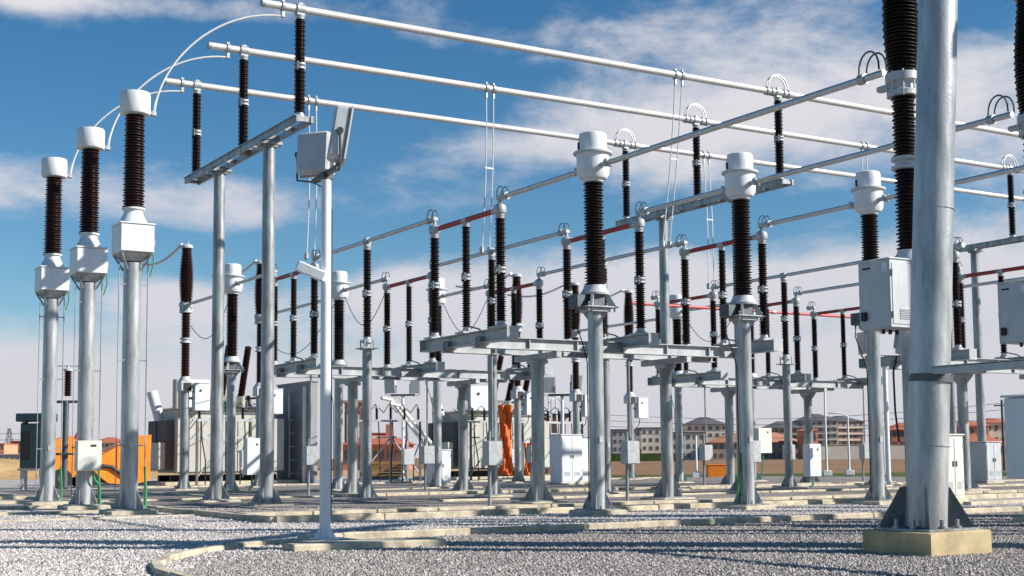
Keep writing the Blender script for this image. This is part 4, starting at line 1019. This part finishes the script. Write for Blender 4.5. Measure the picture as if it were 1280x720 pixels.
# ------------------------------------------------------------------ daylight
az = 79.; el = 31.
sdir_h = rgt * math.sin(R(az)) - fwd * math.cos(R(az))
S = (sdir_h * math.cos(R(el)) + Vector((0, 0, math.sin(R(el))))).normalized()
sun = bpy.data.lights.new('sun', 'SUN'); sun.energy = 5.0; sun.angle = R(.53); sun.color = (1, .95, .87)
so = bpy.data.objects.new('sun', sun); col.objects.link(so); so.rotation_euler = S.to_track_quat('Z', 'Y').to_euler()

w = bpy.data.worlds.new('World'); sc.world = w; w.use_nodes = True
nt = w.node_tree; N = nt.nodes; L = nt.links; bg = N['Background']
sky = N.new('ShaderNodeTexSky'); sky.sky_type = 'NISHITA'; sky.sun_disc = False; sky.sun_elevation = R(el)
sky.sun_rotation = math.atan2(S.x, S.y); sky.air_density = 1.; sky.dust_density = .6; sky.ozone_density = 2.5; sky.altitude = 700
tc = N.new('ShaderNodeTexCoord')
def mth(op, a, b=None, c=None, clamp=False):
    n = N.new('ShaderNodeMath'); n.operation = op; n.use_clamp = clamp
    for i, x in enumerate((a, b, c)):
        if x is None: continue
        if isinstance(x, (int, float)): n.inputs[i].default_value = x
        else: L.new(x, n.inputs[i])
    return n.outputs[0]
sep = N.new('ShaderNodeSeparateXYZ'); L.new(tc.outputs['Generated'], sep.inputs[0])
X, Y, Zz = sep.outputs
rt = mth('ADD', mth('MULTIPLY', X, rgt.x), mth('MULTIPLY', Y, rgt.y))
fw = mth('ADD', mth('MULTIPLY', X, fwd.x), mth('MULTIPLY', Y, fwd.y))
azim = mth('ARCTAN2', rt, fw)                       # compass bearing measured from the yard's axis
elev = mth('ARCSINE', Zz)
cmb = N.new('ShaderNodeCombineXYZ'); L.new(azim, cmb.inputs[0]); L.new(mth('MULTIPLY', elev, 2.1), cmb.inputs[1]); cmb.inputs[2].default_value = 3.1
n1 = N.new('ShaderNodeTexNoise'); n1.inputs['Scale'].default_value = 7.5; n1.inputs['Detail'].default_value = 9; n1.inputs['Roughness'].default_value = .62; n1.inputs['Distortion'].default_value = .2
L.new(cmb.outputs[0], n1.inputs['Vector'])
n2 = N.new('ShaderNodeTexNoise'); n2.inputs['Scale'].default_value = 2.2; n2.inputs['Detail'].default_value = 5
L.new(cmb.outputs[0], n2.inputs['Vector'])
def blob(px, py, sx, sy, k):
    a0 = math.atan2(px - 640, F); e0 = math.atan2(571 - py, F)
    u = mth('DIVIDE', mth('SUBTRACT', azim, a0), sx / F); v = mth('DIVIDE', mth('SUBTRACT', elev, e0), sy / F)
    return mth('MULTIPLY', mth('EXPONENT', mth('MULTIPLY', mth('ADD', mth('MULTIPLY', u, u), mth('MULTIPLY', v, v)), -.5)), k)
cov = mth('ADD', mth('MULTIPLY', n1.outputs['Fac'], .85), mth('MULTIPLY', n2.outputs['Fac'], .35))
cov = mth('SUBTRACT', cov, mth('MULTIPLY', mth('SUBTRACT', elev, .36, clamp=True), 1.2))
cov = mth('SUBTRACT', cov, mth('MULTIPLY', mth('SUBTRACT', mth('ABSOLUTE', azim), .65, clamp=True), 1.1))
for b_ in ((1150, 165, 200, 80, .28), (860, 130, 190, 65, .22), (620, 190, 150, 45, .14), (100, 260, 330, 28, .26), (180, 8, 190, 16, .24), (20, 10, 50, 20, .2), (760, 355, 420, 34, .26), (850, 430, 520, 60, .32), (150, 395, 230, 70, -.20), (640, 575, 4000, 60, .75), (205, 375, 40, 22, .22), (60, 470, 220, 40, .26), (440, 300, 200, 30, -.12), (1230, 40, 90, 50, -.06), (250, 120, 250, 60, -.22), (640, 100, 120, 40, -.10), (560, 250, 200, 30, -.05), (1000, 275, 160, 25, -.18), (200, 380, 120, 30, .05), (180, 330, 200, 20, -.12)):
    cov = mth('ADD', cov, blob(*b_))
mr = N.new('ShaderNodeMapRange'); mr.interpolation_type = 'SMOOTHSTEP'; mr.inputs['From Min'].default_value = .61; mr.inputs['From Max'].default_value = .93
L.new(cov, mr.inputs['Value'])
hs = N.new('ShaderNodeHueSaturation'); hs.inputs['Hue'].default_value = .495; hs.inputs['Saturation'].default_value = 1.32; hs.inputs['Value'].default_value = 1.52; L.new(sky.outputs[0], hs.inputs['Color'])
ccr = N.new('ShaderNodeValToRGB'); ce = ccr.color_ramp.elements
ce[0].position = 0; ce[0].color = (.80, .78, .87, 1); ce[1].position = 1; ce[1].color = (1.0, .97, 1.0, 1)
L.new(mth('MULTIPLY', elev, 3.2, clamp=True), ccr.inputs['Fac'])
cmul = N.new('ShaderNodeMix'); cmul.data_type = 'RGBA'; cmul.blend_type = 'MULTIPLY'; cmul.inputs['Factor'].default_value = 1; L.new(ccr.outputs[0], cmul.inputs['A']); cmul.inputs['B'].default_value = (11.6, 11.6, 11.5, 1)
mx = N.new('ShaderNodeMix'); mx.data_type = 'RGBA'; L.new(mth('MULTIPLY', mr.outputs[0], .92), mx.inputs['Factor']); L.new(hs.outputs[0], mx.inputs['A']); L.new(cmul.outputs['Result'], mx.inputs['B'])
L.new(mx.outputs['Result'], bg.inputs['Color']); bg.inputs['Strength'].default_value = .05

# ------------------------------------------------------------------ camera
cam = bpy.data.cameras.new('camera'); co = bpy.data.objects.new('camera', cam); col.objects.link(co); sc.camera = co
cam.sensor_width = 36; cam.lens = F / 1280 * 36; cam.shift_y = 57.69 / 1280; cam.clip_end = 9000; cam.clip_start = .1
fv = Vector((math.sin(YAW) * math.cos(PITCH), math.cos(YAW) * math.cos(PITCH), math.sin(PITCH))); u0 = rgt.cross(fv)
r2 = math.cos(ROLL) * rgt + math.sin(ROLL) * u0; u2 = -math.sin(ROLL) * rgt + math.cos(ROLL) * u0
mw = Matrix((r2, u2, -fv)).transposed().to_4x4(); mw.translation = (0, 0, HC); co.matrix_world = mw
vs = sc.view_settings; vs.view_transform = 'Standard'; vs.look = 'None'; vs.exposure = .5; vs.gamma = 1; vs.use_curve_mapping = False
sc.render.resolution_x = 1024; sc.render.resolution_y = 576
